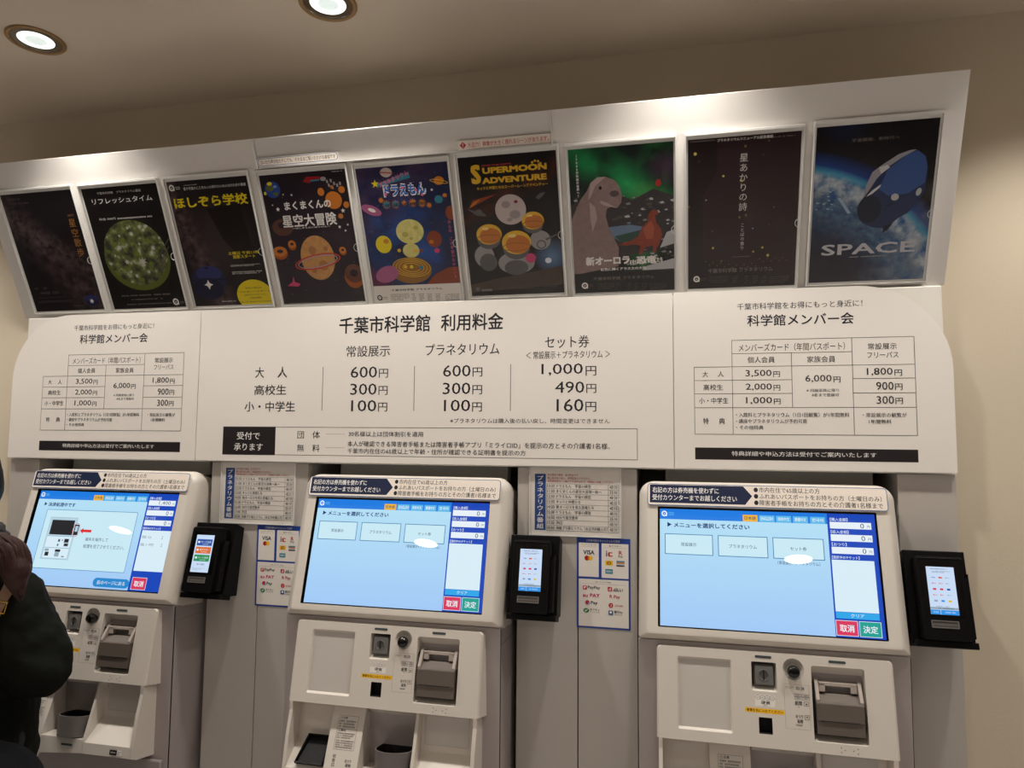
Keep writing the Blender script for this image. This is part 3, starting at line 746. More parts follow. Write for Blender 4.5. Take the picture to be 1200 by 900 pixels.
def art_model(a):
    a.ell('ringpl',(0.0836, 0.3409),0.0163,0.0119,0)
    a.poly('ringpl2',[(0.0664, 0.3441), (0.1021, 0.3395), (0.1011, 0.3366), (0.0658, 0.3407)])
    a.poly('teal',[(0.0514, 0.3131), (0.1453, 0.3393), (0.1474, 0.3233), (0.0581, 0.3066)])
    a.txt('pinkt','プラネタリウム',0.0593,0.3129,0.1432,0.3344,b=0.03,rot=0.33)
    a.star('yellow',(0.0493, 0.3143),0.0111,5)
    a.txt('white','ドラえもん',0.0689,0.2785,0.1875,0.3114,b=0.09)
    a.txt('bluet','ドラえもん',0.073,0.2817,0.1836,0.3087,b=0.045)
    a.ell('pinkt',(0.075, 0.2862),0.0039,0.003,0)
    a.ell('pinkt',(0.123, 0.2991),0.0039,0.003,0)
    a.ell('pinkt',(0.1589, 0.2926),0.0038,0.003,0)
    a.ell('pinkt',(0.175, 0.2784),0.0038,0.003,0)
    a.star('gear',(0.0593, 0.272),0.0089,12)
    a.ell('orangeb',(0.0593, 0.272),0.0055,0.0051,0)
    a.star('gear',(0.0731, 0.2598),0.0134,12)
    a.ell('teal',(0.0731, 0.2598),0.0083,0.0076,0)
    a.star('gear',(0.0988, 0.2591),0.0132,12)
    a.ell('teal',(0.0988, 0.2591),0.0082,0.0075,0)
    a.star('gear',(0.1224, 0.2607),0.0088,12)
    a.ell('orangeb',(0.1224, 0.2607),0.0054,0.005,0)
    a.star('gear',(0.1466, 0.2601),0.0131,12)
    a.ell('orangeb',(0.1466, 0.2601),0.0082,0.0075,0)
    a.star('gear',(0.1716, 0.2575),0.013,12)
    a.ell('donut',(0.1716, 0.2575),0.0081,0.0075,0)
    a.star('gear',(0.1904, 0.2512),0.0087,12)
    a.ell('orangeb',(0.1904, 0.2512),0.0054,0.005,0)
    a.txt('ink','宇宙の模型',0.0673,0.2531,0.183,0.2617,b=0.03)
    a.ell('orangeb',(0.2242, 0.3109),0.0138,0.0108,0)
    a.ring('gold',(0.2239, 0.3089),0.0245,0.0049,0.0016,-12)
    a.ell('white',(0.2026, 0.2896),0.0032,0.003,0)
    a.ell('teal',(0.2183, 0.2645),0.0113,0.01,0)
    a.ell('orangeb',(0.2356, 0.2733),0.0059,0.0049,0)
    a.ell('rust',(0.2463, 0.2283),0.0139,0.0181,0)
    a.ell('galaxy',(0.0283, 0.2482),0.0292,0.0123,-0.4)
    a.ell('white',(0.0295, 0.2481),0.0112,0.0046,-0.4)
    a.ell('paleyel',(0.1278, 0.1865),0.0388,0.0323,0)
    a.ell('paleyel2',(0.1139, 0.1795),0.0089,0.0073,0)
    a.ell('paleyel2',(0.1454, 0.1959),0.0066,0.0051,0)
    a.ell('paleyel2',(0.1291, 0.1681),0.0056,0.0042,0)
    a.ell('paleyel',(0.1246, 0.1366),0.0236,0.0191,0)
    a.ell('yellow',(0.049, 0.1566),0.0227,0.0234,0)
    a.ell('gear',(0.0571, 0.1646),0.008,0.0063,0)
    a.ell('rust',(0.1933, 0.1635),0.0208,0.0219,0)
    a.ell('orangeb',(0.1846, 0.1566),0.0066,0.0052,0)
    a.ell('pinkd',(0.1971, 0.1328),0.0077,0.0063,0)
    a.ell('golddk',(0.1182, 0.0831),0.0575,0.0358,0)
    a.ring('gold',(0.1193, 0.0912),0.0541,0.026,0.0016,-6)
    a.ring('gold',(0.1193, 0.0912),0.0451,0.0216,0.0016,-6)
    a.ring('gold',(0.1193, 0.0912),0.0362,0.0173,0.0016,-6)
    a.ring('gold',(0.1193, 0.0912),0.026,0.0124,0.0016,-6)
    a.ell('gold',(0.1357, 0.1349),0.0051,0.0047,0)
    a.ell('teal',(0.1464, 0.0894),0.005,0.0049,0)
    a.ell('gold',(0.1025, 0.0936),0.0051,0.0048,0)
    a.ell('gold',(0.0908, 0.1383),0.0051,0.0048,0)
    a.ell('rust',(0.1538, 0.1351),0.005,0.0048,0)
    a.ell('yellow',(0.1196, 0.0928),0.0051,0.0048,0)
    a.ell('galaxy',(0.0467, 0.0754),0.0345,0.0219,0.3)
    a.poly('rust',[(0.1572, 0.0432), (0.1833, 0.0693), (0.2247, 0.0868), (0.2548, 0.0875), (0.2519, 0.0436)])
    a.vtxt('pinkt','みんな この宇宙のなかにいる',0.24,0.0558,0.2111,b=0)
    a.poly('paper',[(0.0013, 0.0442), (0.253, 0.0435), (0.252, -0.0045), (-0.0006, -0.0076)])
    a.txt('ink','千葉市科学館 プラネタリウム',0.0519,0.0277,0.1995,0.0338,b=0.02)
    a.qlogo('ink','paper',(0.0148, 0.0111),0.0077)
    a.scrib('dimtext',0.0243,0.0051,0.0405,0.0145,2)
    a.scrib('dimtext',0.0476,0.001,0.1024,0.0211,4)
    a.scrib('dimtext',0.1093,-0.0013,0.1213,0.0203,4)
    a.scrib('dimtext',0.1299,-0.0021,0.1454,0.0194,4)
    a.scrib('dimtext',0.1539,-0.003,0.1682,0.0185,4)
    a.scrib('dimtext',0.1778,-0.0038,0.1921,0.0175,4)
    a.scrib('dimtext',0.2047,-0.0048,0.2463,0.0154,4)
    a.star('star',(0.1383, 0.2753),0.001,4)
    a.star('star',(0.0669, 0.2156),0.001,4)
    a.star('star',(0.259, 0.3226),0.001,4)
    a.star('star',(0.1434, 0.1026),0.001,4)
    a.star('star',(0.2413, 0.3023),0.001,4)
    a.star('star',(0.0083, 0.0916),0.001,4)
    a.star('star',(0.24, 0.1896),0.001,4)
    a.star('star',(0.013, 0.1944),0.001,4)
    a.star('star',(0.1605, 0.2899),0.0009,4)
    a.star('star',(0.0432, 0.0951),0.001,4)
    a.star('star',(0.0796, 0.1938),0.001,4)
    a.star('star',(0.1263, 0.197),0.001,4)
    a.star('star',(0.2436, 0.2928),0.0009,4)
    a.star('star',(0.1246, 0.2687),0.001,4)
    a.star('star',(0.1189, 0.1771),0.001,4)
    a.star('star',(0.1175, 0.2709),0.001,4)
    a.star('star',(0.0271, 0.2367),0.001,4)
    a.star('star',(0.013, 0.1445),0.001,4)
    a.star('star',(0.1722, 0.0868),0.001,4)
    a.star('star',(0.1889, 0.3169),0.001,4)
    a.star('star',(0.2354, 0.2614),0.0009,4)
    a.star('star',(0.0817, 0.182),0.001,4)
    a.star('star',(0.0205, 0.1927),0.001,4)
    a.star('star',(0.0758, 0.2151),0.001,4)
    a.star('star',(0.2161, 0.2031),0.001,4)
    a.star('star',(0.1204, 0.2304),0.001,4)
    a.star('star',(0.0794, 0.0884),0.001,4)
    a.star('star',(0.2081, 0.2547),0.001,4)
    a.star('star',(0.2195, 0.3147),0.001,4)
    a.star('star',(0.0493, 0.2586),0.001,4)
    a.star('star',(0.0721, 0.2043),0.001,4)
    a.star('star',(0.1331, 0.225),0.001,4)
    a.star('star',(0.043, 0.2204),0.001,4)
    a.star('star',(0.1147, 0.1135),0.001,4)
    a.star('star',(0.1707, 0.0945),0.001,4)
    a.star('star',(0.0511, 0.1851),0.001,4)
    a.star('star',(0.2163, 0.3319),0.001,4)
    a.star('star',(0.0563, 0.3015),0.001,4)
    a.star('star',(0.1172, 0.2972),0.001,4)
    a.star('star',(0.0219, 0.1891),0.001,4)
    a.star('star',(0.0744, 0.326),0.001,4)
    a.star('star',(0.0418, 0.3071),0.001,4)
    a.star('star',(0.108, 0.1958),0.001,4)
    a.star('star',(0.2294, 0.208),0.0009,4)
    a.star('star',(0.1554, 0.3119),0.001,4)
    a.star('star',(0.1923, 0.2049),0.001,4)
    a.star('star',(0.0812, 0.1006),0.001,4)
    a.star('star',(0.0414, 0.1316),0.001,4)
    a.star('star',(0.0809, 0.1225),0.001,4)
    a.star('star',(0.1183, 0.2943),0.001,4)
def art_moon(a):
    a.txt('red_ink',"KITZ THE CAT'S",0.0612,0.3307,0.1369,0.3345,b=0.05)
    a.txt('gold','S',0.0311,0.2894,0.0565,0.3365,b=0.05)
    a.txt('gold','UPERMOON',0.0615,0.3125,0.2264,0.3278,b=0.06)
    a.txt('gold','ADVENTURE',0.059,0.2883,0.2247,0.3033,b=0.06)
    a.ell('gold',(0.1907, 0.3314),0.003,0.0028,0)
    a.ell('gold',(0.198, 0.3346),0.003,0.0028,0)
    a.ell('gold',(0.2059, 0.3331),0.003,0.0028,0)
    a.ell('gold',(0.2115, 0.3279),0.003,0.0028,0)
    a.txt('gold','キッツと仲間たちのスーパームーンアドベンチャー',0.0431,0.2736,0.2267,0.2821,b=0.02)
    a.poly('cometd',[(0.0161, 0.2293), (0.029, 0.2495), (0.0935, 0.2621), (0.0495, 0.2432)])
    a.poly('orangeb',[(0.019, 0.2311), (0.0295, 0.2445), (0.0505, 0.2521), (0.0342, 0.2392)])
    a.poly('grey2',[(0.1928, 0.2476), (0.2063, 0.2574), (0.2195, 0.2585), (0.2118, 0.2493), (0.1999, 0.2403)])
    a.poly('grey2',[(0.0108, 0.2296), (0.0572, 0.2151), (0.0607, 0.2074), (0.0355, 0.2114)])
    a.ell('grey2',(0.0416, 0.2186),0.0095,0.008,0)
    a.ell('pinkgrey',(0.1261, 0.2208),0.0403,0.0379,0)
    a.ell('pinkgrey2',(0.1148, 0.234),0.0114,0.0089,0)
    a.ell('pinkgrey2',(0.1365, 0.2077),0.0144,0.0109,0)
    a.ell('pinkgrey2',(0.1218, 0.1956),0.0073,0.005,0)
    a.ell('crim',(0.1413, 0.2397),0.0051,0.0039,0)
    a.ell('grey',(0.0459, 0.1052),0.0269,0.0289,0)
    a.ell('grey2',(0.0551, 0.089),0.0237,0.0232,0)
    a.ell('grey2',(0.062, 0.1467),0.0306,0.0231,0)
    a.ell('gold',(0.0635, 0.1614),0.0339,0.0263,0)
    a.ell('donut',(0.0665, 0.1573),0.0285,0.0204,0)
    a.ell('orangehi',(0.0548, 0.1766),0.0095,0.0039,0)
    a.ring('golddk',(0.0625, 0.1516),0.0323,0.0099,0.002,0)
    a.ell('grey',(0.1976, 0.1397),0.0268,0.0244,0)
    a.ell('grey2',(0.1807, 0.1774),0.026,0.0196,0)
    a.ell('gold',(0.1817, 0.19),0.0287,0.0224,0)
    a.ell('donut',(0.1843, 0.1865),0.0242,0.0174,0)
    a.ell('orangehi',(0.174, 0.203),0.0081,0.0033,0)
    a.ring('golddk',(0.1811, 0.1816),0.0273,0.0084,0.002,0)
    a.ell('grey',(0.13, 0.0844),0.0486,0.0294,0)
    a.ell('grey2',(0.1289, 0.0718),0.0319,0.0199,0)
    a.ell('grey2',(0.1331, 0.1199),0.0349,0.0267,0)
    a.ell('gold',(0.1345, 0.137),0.0387,0.0304,0)
    a.ell('donut',(0.138, 0.1322),0.0326,0.0235,0)
    a.ell('orangehi',(0.1243, 0.1546),0.0109,0.0045,0)
    a.ring('golddk',(0.1336, 0.1256),0.0368,0.0114,0.002,0)
    a.ring('grey2',(0.0519, 0.0839),0.013,0.0116,0.003,0)
    a.ring('grey2',(0.1285, 0.0671),0.0128,0.0115,0.003,0)
    a.ring('grey2',(0.1994, 0.1284),0.0124,0.0112,0.003,0)
    a.poly('grey2',[(0.2113, 0.143), (0.2409, 0.1535), (0.2422, 0.1504), (0.213, 0.1379)])
    a.ell('pinkd',(0.1691, 0.095),0.0136,0.0124,0)
    a.ell('glow',(0.2146, 0.0866),0.0083,0.0073,0)
    a.poly('moonland',[(0.0007, 0.0305), (0.0725, 0.0447), (0.1651, 0.0576), (0.249, 0.0715), (0.2491, 0.0224), (0.0006, 0.0098)])
    a.scrib('grey',0.0293,0.012,0.0584,0.0184,1)
    a.ell('grey2',(0.0183, 0.0189),0.0066,0.0054,0)
    a.scrib('dimtext',0.0769,0.0145,0.1777,0.0222,2)
    a.scrib('dimtext',0.1997,0.016,0.2403,0.0248,2)
def art_dino(a):
    a.poly('rockband',[(-0.0046, 0.2208), (0.0766, 0.2595), (0.1531, 0.2271), (0.2028, 0.2508), (0.2515, 0.2314), (0.251, 0.1052), (0.1037, 0.0899), (-0.0019, 0.1184)])
    a.poly('snow',[(0.1952, 0.0714), (0.2041, 0.0739), (0.2074, 0.0691), (0.199, 0.0678)])
    a.poly('rock',[(0.1574, 0.13), (0.1627, 0.1313), (0.1646, 0.1286), (0.1596, 0.1279)])
    a.poly('rock2',[(0.1268, 0.2112), (0.1333, 0.2128), (0.1356, 0.2095), (0.1295, 0.2087)])
    a.poly('snow2',[(0.0424, 0.1845), (0.0473, 0.1857), (0.049, 0.1832), (0.0444, 0.1826)])
    a.poly('snow',[(0.1139, 0.1425), (0.1254, 0.1454), (0.1295, 0.1395), (0.1187, 0.1379)])
    a.poly('rock',[(0.0326, 0.0983), (0.0386, 0.0998), (0.0406, 0.0967), (0.0351, 0.0959)])
    a.poly('rock2',[(0.187, 0.1524), (0.1937, 0.1541), (0.1962, 0.1506), (0.1899, 0.1497)])
    a.poly('snow2',[(0.1184, 0.1341), (0.1315, 0.1374), (0.1361, 0.1306), (0.1239, 0.1289)])
    a.poly('snow',[(0.133, 0.1252), (0.1411, 0.1273), (0.144, 0.1231), (0.1364, 0.1219)])
    a.poly('rock',[(0.1723, 0.0785), (0.1773, 0.0798), (0.1791, 0.0772), (0.1744, 0.0764)])
    a.poly('rock2',[(0.1689, 0.1428), (0.1798, 0.1456), (0.1837, 0.1399), (0.1735, 0.1385)])
    a.poly('snow2',[(0.0287, 0.2255), (0.0342, 0.2268), (0.0361, 0.224), (0.031, 0.2234)])
    a.poly('snow',[(0.0031, 0.1719), (0.0096, 0.1735), (0.0119, 0.1702), (0.0058, 0.1694)])
    a.poly('rock',[(0.0055, 0.2253), (0.0152, 0.2276), (0.0185, 0.2227), (0.0095, 0.2216)])
    a.poly('rock2',[(0.0872, 0.1332), (0.0923, 0.1345), (0.0941, 0.1319), (0.0894, 0.1312)])
    a.poly('snow2',[(0.0354, 0.0778), (0.0486, 0.0813), (0.0532, 0.0745), (0.0409, 0.0726)])
    a.poly('snow',[(0.1998, 0.0889), (0.2084, 0.0911), (0.2114, 0.0867), (0.2035, 0.0854)])
    a.poly('rock',[(0.1988, 0.0694), (0.2121, 0.073), (0.217, 0.0659), (0.2045, 0.064)])
    a.poly('rock2',[(0.2304, 0.0917), (0.2387, 0.0939), (0.2417, 0.0896), (0.234, 0.0884)])
    a.poly('snow2',[(0.1515, 0.2333), (0.1576, 0.2348), (0.1598, 0.2316), (0.1541, 0.2309)])
    a.poly('snow',[(0.2424, 0.2219), (0.2539, 0.2248), (0.2582, 0.2187), (0.2474, 0.2173)])
    a.poly('rock',[(0.0197, 0.0964), (0.0254, 0.0978), (0.0273, 0.0949), (0.022, 0.0942)])
    a.poly('rock2',[(0.0183, 0.1803), (0.0306, 0.1833), (0.0348, 0.1771), (0.0233, 0.1755)])
    a.poly('snow2',[(0.2399, 0.1163), (0.2456, 0.1178), (0.2477, 0.1148), (0.2424, 0.114)])
    a.poly('snow',[(0.0588, 0.2424), (0.0645, 0.2438), (0.0664, 0.2409), (0.0612, 0.2402)])
    a.poly('rock',[(0.2024, 0.0667), (0.2102, 0.0689), (0.213, 0.0647), (0.2057, 0.0636)])
    a.poly('rock2',[(0.2459, 0.196), (0.2491, 0.1968), (0.2503, 0.1952), (0.2473, 0.1947)])
    a.poly('snow2',[(0.2397, 0.0727), (0.2507, 0.0757), (0.2548, 0.0698), (0.2444, 0.0682)])
    a.poly('snow',[(0.1922, 0.095), (0.201, 0.0973), (0.2042, 0.0927), (0.1959, 0.0915)])
    a.poly('rock',[(0.1622, 0.2117), (0.1731, 0.2144), (0.177, 0.2088), (0.1668, 0.2074)])
    a.poly('rock2',[(0.2176, 0.216), (0.2286, 0.2187), (0.2327, 0.2129), (0.2223, 0.2115)])
    a.poly('snow2',[(0.2217, 0.1171), (0.235, 0.1205), (0.2398, 0.1136), (0.2274, 0.1117)])
    a.poly('snow',[(0.0499, 0.1377), (0.0537, 0.1387), (0.0551, 0.1367), (0.0515, 0.1362)])
    a.poly('rock',[(0.0917, 0.1226), (0.0973, 0.124), (0.0993, 0.1211), (0.0941, 0.1204)])
    a.poly('rock2',[(0.1039, 0.1465), (0.1116, 0.1484), (0.1144, 0.1444), (0.1071, 0.1434)])
    a.poly('snow2',[(0.0342, 0.1737), (0.0447, 0.1762), (0.0483, 0.1709), (0.0385, 0.1696)])
    a.poly('snow',[(0.1831, 0.1283), (0.1918, 0.1305), (0.1949, 0.126), (0.1868, 0.1248)])
    a.poly('rock',[(0.1775, 0.0647), (0.1826, 0.066), (0.1845, 0.0633), (0.1797, 0.0626)])
    a.poly('rock2',[(0.0698, 0.2354), (0.0769, 0.2371), (0.0793, 0.2335), (0.0727, 0.2326)])
    a.poly('snow2',[(0.0708, 0.113), (0.0847, 0.1166), (0.0895, 0.1095), (0.0766, 0.1076)])
    a.poly('snow',[(0.1507, 0.1234), (0.1537, 0.1241), (0.1548, 0.1226), (0.152, 0.1221)])
    a.poly('rock',[(0.0886, 0.1619), (0.0929, 0.163), (0.0944, 0.1607), (0.0904, 0.1602)])
    a.poly('rock2',[(0.1207, 0.2127), (0.1255, 0.2138), (0.1271, 0.2114), (0.1227, 0.2108)])
    a.poly('snow2',[(0.2065, 0.0656), (0.2193, 0.069), (0.224, 0.0623), (0.212, 0.0604)])
    a.poly('snow',[(0.1654, 0.1899), (0.1714, 0.1913), (0.1735, 0.1883), (0.1679, 0.1875)])
    a.poly('rock',[(0.0489, 0.0888), (0.0617, 0.0922), (0.0661, 0.0856), (0.0542, 0.0838)])
    a.poly('rock2',[(0.0023, 0.1794), (0.0151, 0.1826), (0.0195, 0.1761), (0.0076, 0.1745)])
    a.poly('snow2',[(0.0072, 0.1249), (0.0136, 0.1265), (0.0158, 0.1232), (0.0098, 0.1224)])
    a.poly('snow',[(0.2343, 0.0961), (0.2423, 0.0983), (0.2453, 0.094), (0.2378, 0.0929)])
    a.poly('rock',[(0.2286, 0.199), (0.233, 0.2001), (0.2346, 0.1978), (0.2305, 0.1973)])
    a.poly('rock2',[(0.2071, 0.1545), (0.2173, 0.1571), (0.221, 0.1518), (0.2115, 0.1504)])
    a.poly('snow2',[(0.1256, 0.1242), (0.1372, 0.1272), (0.1414, 0.1212), (0.1305, 0.1196)])
    a.poly('snow',[(0.0073, 0.235), (0.0156, 0.2369), (0.0185, 0.2328), (0.0107, 0.2318)])
    a.poly('rock',[(0.1168, 0.1626), (0.1245, 0.1645), (0.1272, 0.1606), (0.12, 0.1596)])
    a.poly('rock2',[(0.1292, 0.2104), (0.1358, 0.212), (0.1381, 0.2086), (0.132, 0.2078)])
    a.poly('snow2',[(0.0496, 0.2174), (0.0585, 0.2195), (0.0616, 0.215), (0.0533, 0.2139)])
    a.poly('snow',[(0.1715, 0.2051), (0.1808, 0.2074), (0.1841, 0.2025), (0.1754, 0.2014)])
    a.poly('rock',[(0.0079, 0.2303), (0.0169, 0.2324), (0.0199, 0.2279), (0.0116, 0.2268)])
    a.poly('rock2',[(0.2425, 0.087), (0.2509, 0.0893), (0.254, 0.0848), (0.2461, 0.0836)])
    a.poly('snow2',[(-0.0025, 0.0892), (0.0094, 0.0923), (0.0135, 0.0863), (0.0024, 0.0846)])
    a.poly('snow',[(0.1894, 0.2281), (0.1998, 0.2306), (0.2036, 0.2253), (0.1939, 0.224)])
    a.poly('rock',[(0.148, 0.2051), (0.1566, 0.2072), (0.1597, 0.2027), (0.1516, 0.2017)])
    a.poly('rock2',[(0.181, 0.1156), (0.1921, 0.1185), (0.1961, 0.1127), (0.1857, 0.1112)])
    a.poly('snow2',[(0.1269, 0.089), (0.133, 0.0906), (0.1351, 0.0875), (0.1294, 0.0866)])
    a.poly('snow',[(0.2287, 0.1999), (0.2348, 0.2014), (0.2371, 0.1982), (0.2314, 0.1975)])
    a.poly('rock',[(0.2305, 0.0954), (0.2382, 0.0975), (0.241, 0.0934), (0.2338, 0.0923)])
    a.poly('rock2',[(0.1966, 0.1526), (0.2091, 0.1558), (0.2136, 0.1493), (0.2019, 0.1476)])
    a.poly('snow2',[(0.0341, 0.1638), (0.0465, 0.1668), (0.0507, 0.1606), (0.0392, 0.1589)])
    a.poly('snow',[(0.0233, 0.1535), (0.0353, 0.1564), (0.0394, 0.1503), (0.0282, 0.1488)])
    a.poly('rock',[(0.1509, 0.0783), (0.1543, 0.0792), (0.1555, 0.0774), (0.1524, 0.0769)])
    a.poly('rock2',[(0.0217, 0.2443), (0.025, 0.2451), (0.0261, 0.2434), (0.023, 0.243)])
    a.poly('snow2',[(0.0331, 0.0942), (0.043, 0.0968), (0.0463, 0.0918), (0.0372, 0.0904)])
    a.poly('snow',[(0.2328, 0.1657), (0.2381, 0.1671), (0.2401, 0.1643), (0.2351, 0.1636)])
    a.poly('rock',[(0.1713, 0.1253), (0.1831, 0.1284), (0.1873, 0.1223), (0.1763, 0.1206)])
    a.poly('rock2',[(0.0761, 0.1485), (0.0799, 0.1495), (0.0813, 0.1475), (0.0777, 0.147)])
    a.poly('snow2',[(0.0717, 0.0839), (0.0835, 0.087), (0.0876, 0.081), (0.0766, 0.0793)])
    a.poly('snow',[(0.1883, 0.1354), (0.1962, 0.1375), (0.1991, 0.1333), (0.1917, 0.1323)])
    a.poly('rock',[(0.0952, 0.1205), (0.1017, 0.1222), (0.104, 0.1188), (0.0979, 0.1179)])
    a.poly('rock2',[(0.1897, 0.2081), (0.1984, 0.2102), (0.2015, 0.2057), (0.1934, 0.2046)])
    a.poly('snow2',[(0.0784, 0.1742), (0.0865, 0.1762), (0.0893, 0.1721), (0.0818, 0.1711)])
    a.poly('snow',[(0.1306, 0.1894), (0.1422, 0.1923), (0.1464, 0.1863), (0.1355, 0.1848)])
    a.poly('rock',[(0.177, 0.2057), (0.1828, 0.2071), (0.1849, 0.2041), (0.1795, 0.2034)])
    a.poly('rock2',[(0.0455, 0.0712), (0.0578, 0.0744), (0.0621, 0.0681), (0.0506, 0.0663)])
    a.poly('snow2',[(0.1351, 0.2199), (0.1452, 0.2223), (0.1488, 0.2171), (0.1393, 0.2159)])
    a.poly('snow',[(0.1485, 0.1957), (0.1519, 0.1966), (0.1532, 0.1948), (0.1499, 0.1943)])
    a.poly('rock',[(0.0114, 0.1217), (0.0164, 0.1229), (0.0181, 0.1204), (0.0134, 0.1197)])
    a.poly('rock2',[(0.1836, 0.2163), (0.1966, 0.2194), (0.2013, 0.2127), (0.1891, 0.211)])
    a.poly('snow2',[(0.219, 0.0985), (0.2294, 0.1013), (0.2331, 0.0959), (0.2235, 0.0944)])
    a.poly('snow',[(0.1774, 0.0787), (0.1845, 0.0806), (0.187, 0.0769), (0.1804, 0.0758)])
    a.poly('rock',[(0.027, 0.1344), (0.0331, 0.1359), (0.0352, 0.1328), (0.0295, 0.132)])
    a.poly('rock2',[(0.0085, 0.2393), (0.0167, 0.2412), (0.0195, 0.2371), (0.0119, 0.2361)])
    a.poly('snow2',[(0.1356, 0.1525), (0.1431, 0.1544), (0.1458, 0.1505), (0.1387, 0.1495)])
    a.poly('snow',[(0.0118, 0.0811), (0.0165, 0.0823), (0.0181, 0.0799), (0.0137, 0.0793)])
    a.poly('rock',[(0.2276, 0.1712), (0.2371, 0.1736), (0.2406, 0.1686), (0.2317, 0.1673)])
    a.poly('rock2',[(0.028, 0.1273), (0.033, 0.1286), (0.0347, 0.1261), (0.03, 0.1254)])
    a.poly('snow2',[(0.2447, 0.1721), (0.254, 0.1744), (0.2574, 0.1695), (0.2487, 0.1683)])
    a.poly('snow',[(0.0968, 0.0801), (0.1082, 0.0831), (0.1122, 0.0772), (0.1016, 0.0756)])
    a.poly('rock',[(0.0267, 0.2199), (0.0342, 0.2216), (0.0368, 0.2179), (0.0298, 0.217)])
    a.poly('rock2',[(0.211, 0.2175), (0.2213, 0.22), (0.2251, 0.2146), (0.2155, 0.2133)])
    a.poly('snow2',[(0.1753, 0.1785), (0.1842, 0.1808), (0.1874, 0.1762), (0.1791, 0.175)])
    a.poly('snow',[(0.2319, 0.1748), (0.2391, 0.1766), (0.2417, 0.1729), (0.235, 0.1719)])
    a.poly('rock',[(0.046, 0.1469), (0.057, 0.1497), (0.0608, 0.1441), (0.0506, 0.1426)])
    a.poly('rock2',[(0.1001, 0.1844), (0.1108, 0.187), (0.1146, 0.1815), (0.1046, 0.1801)])
    a.poly('snow2',[(0.0389, 0.147), (0.0467, 0.1489), (0.0494, 0.145), (0.0421, 0.144)])
    a.poly('snow',[(0.0099, 0.0873), (0.0216, 0.0903), (0.0255, 0.0844), (0.0147, 0.0827)])
    a.poly('rock',[(0.0408, 0.146), (0.0484, 0.1479), (0.0511, 0.144), (0.0439, 0.143)])
    a.poly('rock2',[(0.1832, 0.2265), (0.1929, 0.2288), (0.1964, 0.2239), (0.1873, 0.2227)])
    a.poly('snow2',[(0.1703, 0.0675), (0.1742, 0.0685), (0.1756, 0.0665), (0.172, 0.0659)])
    a.poly('snow',[(0.0275, 0.0912), (0.0383, 0.094), (0.0421, 0.0884), (0.032, 0.0869)])
    a.poly('rock',[(0.1566, 0.1853), (0.1611, 0.1864), (0.1627, 0.1841), (0.1585, 0.1835)])
    a.poly('rock2',[(0.111, 0.1885), (0.1245, 0.1918), (0.1292, 0.1849), (0.1167, 0.1831)])
    a.poly('snow2',[(0.1317, 0.0714), (0.1414, 0.0739), (0.1449, 0.0689), (0.1358, 0.0675)])
    a.poly('snow',[(0.2044, 0.1967), (0.2152, 0.1994), (0.2191, 0.1938), (0.209, 0.1924)])
    a.poly('rock',[(0.0656, 0.1066), (0.0771, 0.1096), (0.0811, 0.1037), (0.0704, 0.1021)])
    a.poly('rock2',[(0.0612, 0.1399), (0.0661, 0.1411), (0.0678, 0.1386), (0.0632, 0.1379)])
    a.poly('snow2',[(0.0597, 0.2312), (0.0696, 0.2335), (0.0731, 0.2285), (0.0638, 0.2273)])
    a.poly('snow',[(0.005, 0.1703), (0.017, 0.1732), (0.0211, 0.1672), (0.0099, 0.1656)])
    a.poly('rock',[(0.1714, 0.1596), (0.177, 0.161), (0.179, 0.1581), (0.1738, 0.1574)])
    a.poly('rock2',[(0.1111, 0.086), (0.1187, 0.088), (0.1214, 0.084), (0.1143, 0.0829)])
    a.poly('snow2',[(0.1285, 0.2385), (0.1328, 0.2396), (0.1343, 0.2374), (0.1303, 0.2369)])
    a.poly('snow',[(0.0543, 0.157), (0.0638, 0.1593), (0.0671, 0.1545), (0.0582, 0.1532)])
    a.poly('rock',[(0.0763, 0.1353), (0.083, 0.137), (0.0854, 0.1335), (0.0791, 0.1326)])
    a.poly('rock2',[(0.0688, 0.0718), (0.0772, 0.0741), (0.0801, 0.0697), (0.0723, 0.0685)])
    a.poly('snow2',[(0.0124, 0.2182), (0.0159, 0.219), (0.0171, 0.2172), (0.0138, 0.2168)])
    a.poly('snow',[(0.0497, 0.2395), (0.0547, 0.2407), (0.0565, 0.2381), (0.0518, 0.2375)])
    a.poly('rock',[(0.2458, 0.1892), (0.2547, 0.1915), (0.258, 0.1868), (0.2497, 0.1856)])
    a.poly('rock2',[(0.0926, 0.2214), (0.0956, 0.2221), (0.0966, 0.2206), (0.0939, 0.2202)])
    a.poly('snow2',[(0.2282, 0.1081), (0.232, 0.1091), (0.2334, 0.1071), (0.2298, 0.1066)])
    a.poly('snow',[(0.2174, 0.2181), (0.2258, 0.2201), (0.2289, 0.2158), (0.221, 0.2147)])
    a.poly('rock',[(0.0115, 0.1626), (0.0247, 0.1659), (0.0292, 0.1592), (0.0169, 0.1575)])
    a.poly('rock2',[(0.245, 0.206), (0.2529, 0.2079), (0.2558, 0.2038), (0.2484, 0.2028)])
    a.poly('snow2',[(0.196, 0.1778), (0.2009, 0.179), (0.2026, 0.1765), (0.1981, 0.1759)])
    a.poly('snow',[(0.0873, 0.0771), (0.0904, 0.078), (0.0916, 0.0763), (0.0886, 0.0759)])
    a.poly('rock',[(0.0041, 0.0732), (0.0165, 0.0764), (0.0208, 0.0701), (0.0092, 0.0683)])
    a.poly('rock2',[(0.0288, 0.1333), (0.0318, 0.1341), (0.0328, 0.1326), (0.03, 0.1322)])
    a.poly('snow2',[(0.083, 0.1075), (0.0923, 0.1099), (0.0956, 0.1052), (0.0869, 0.1039)])
    a.poly('snow',[(0.045, 0.0893), (0.0479, 0.0901), (0.0489, 0.0886), (0.0462, 0.0882)])
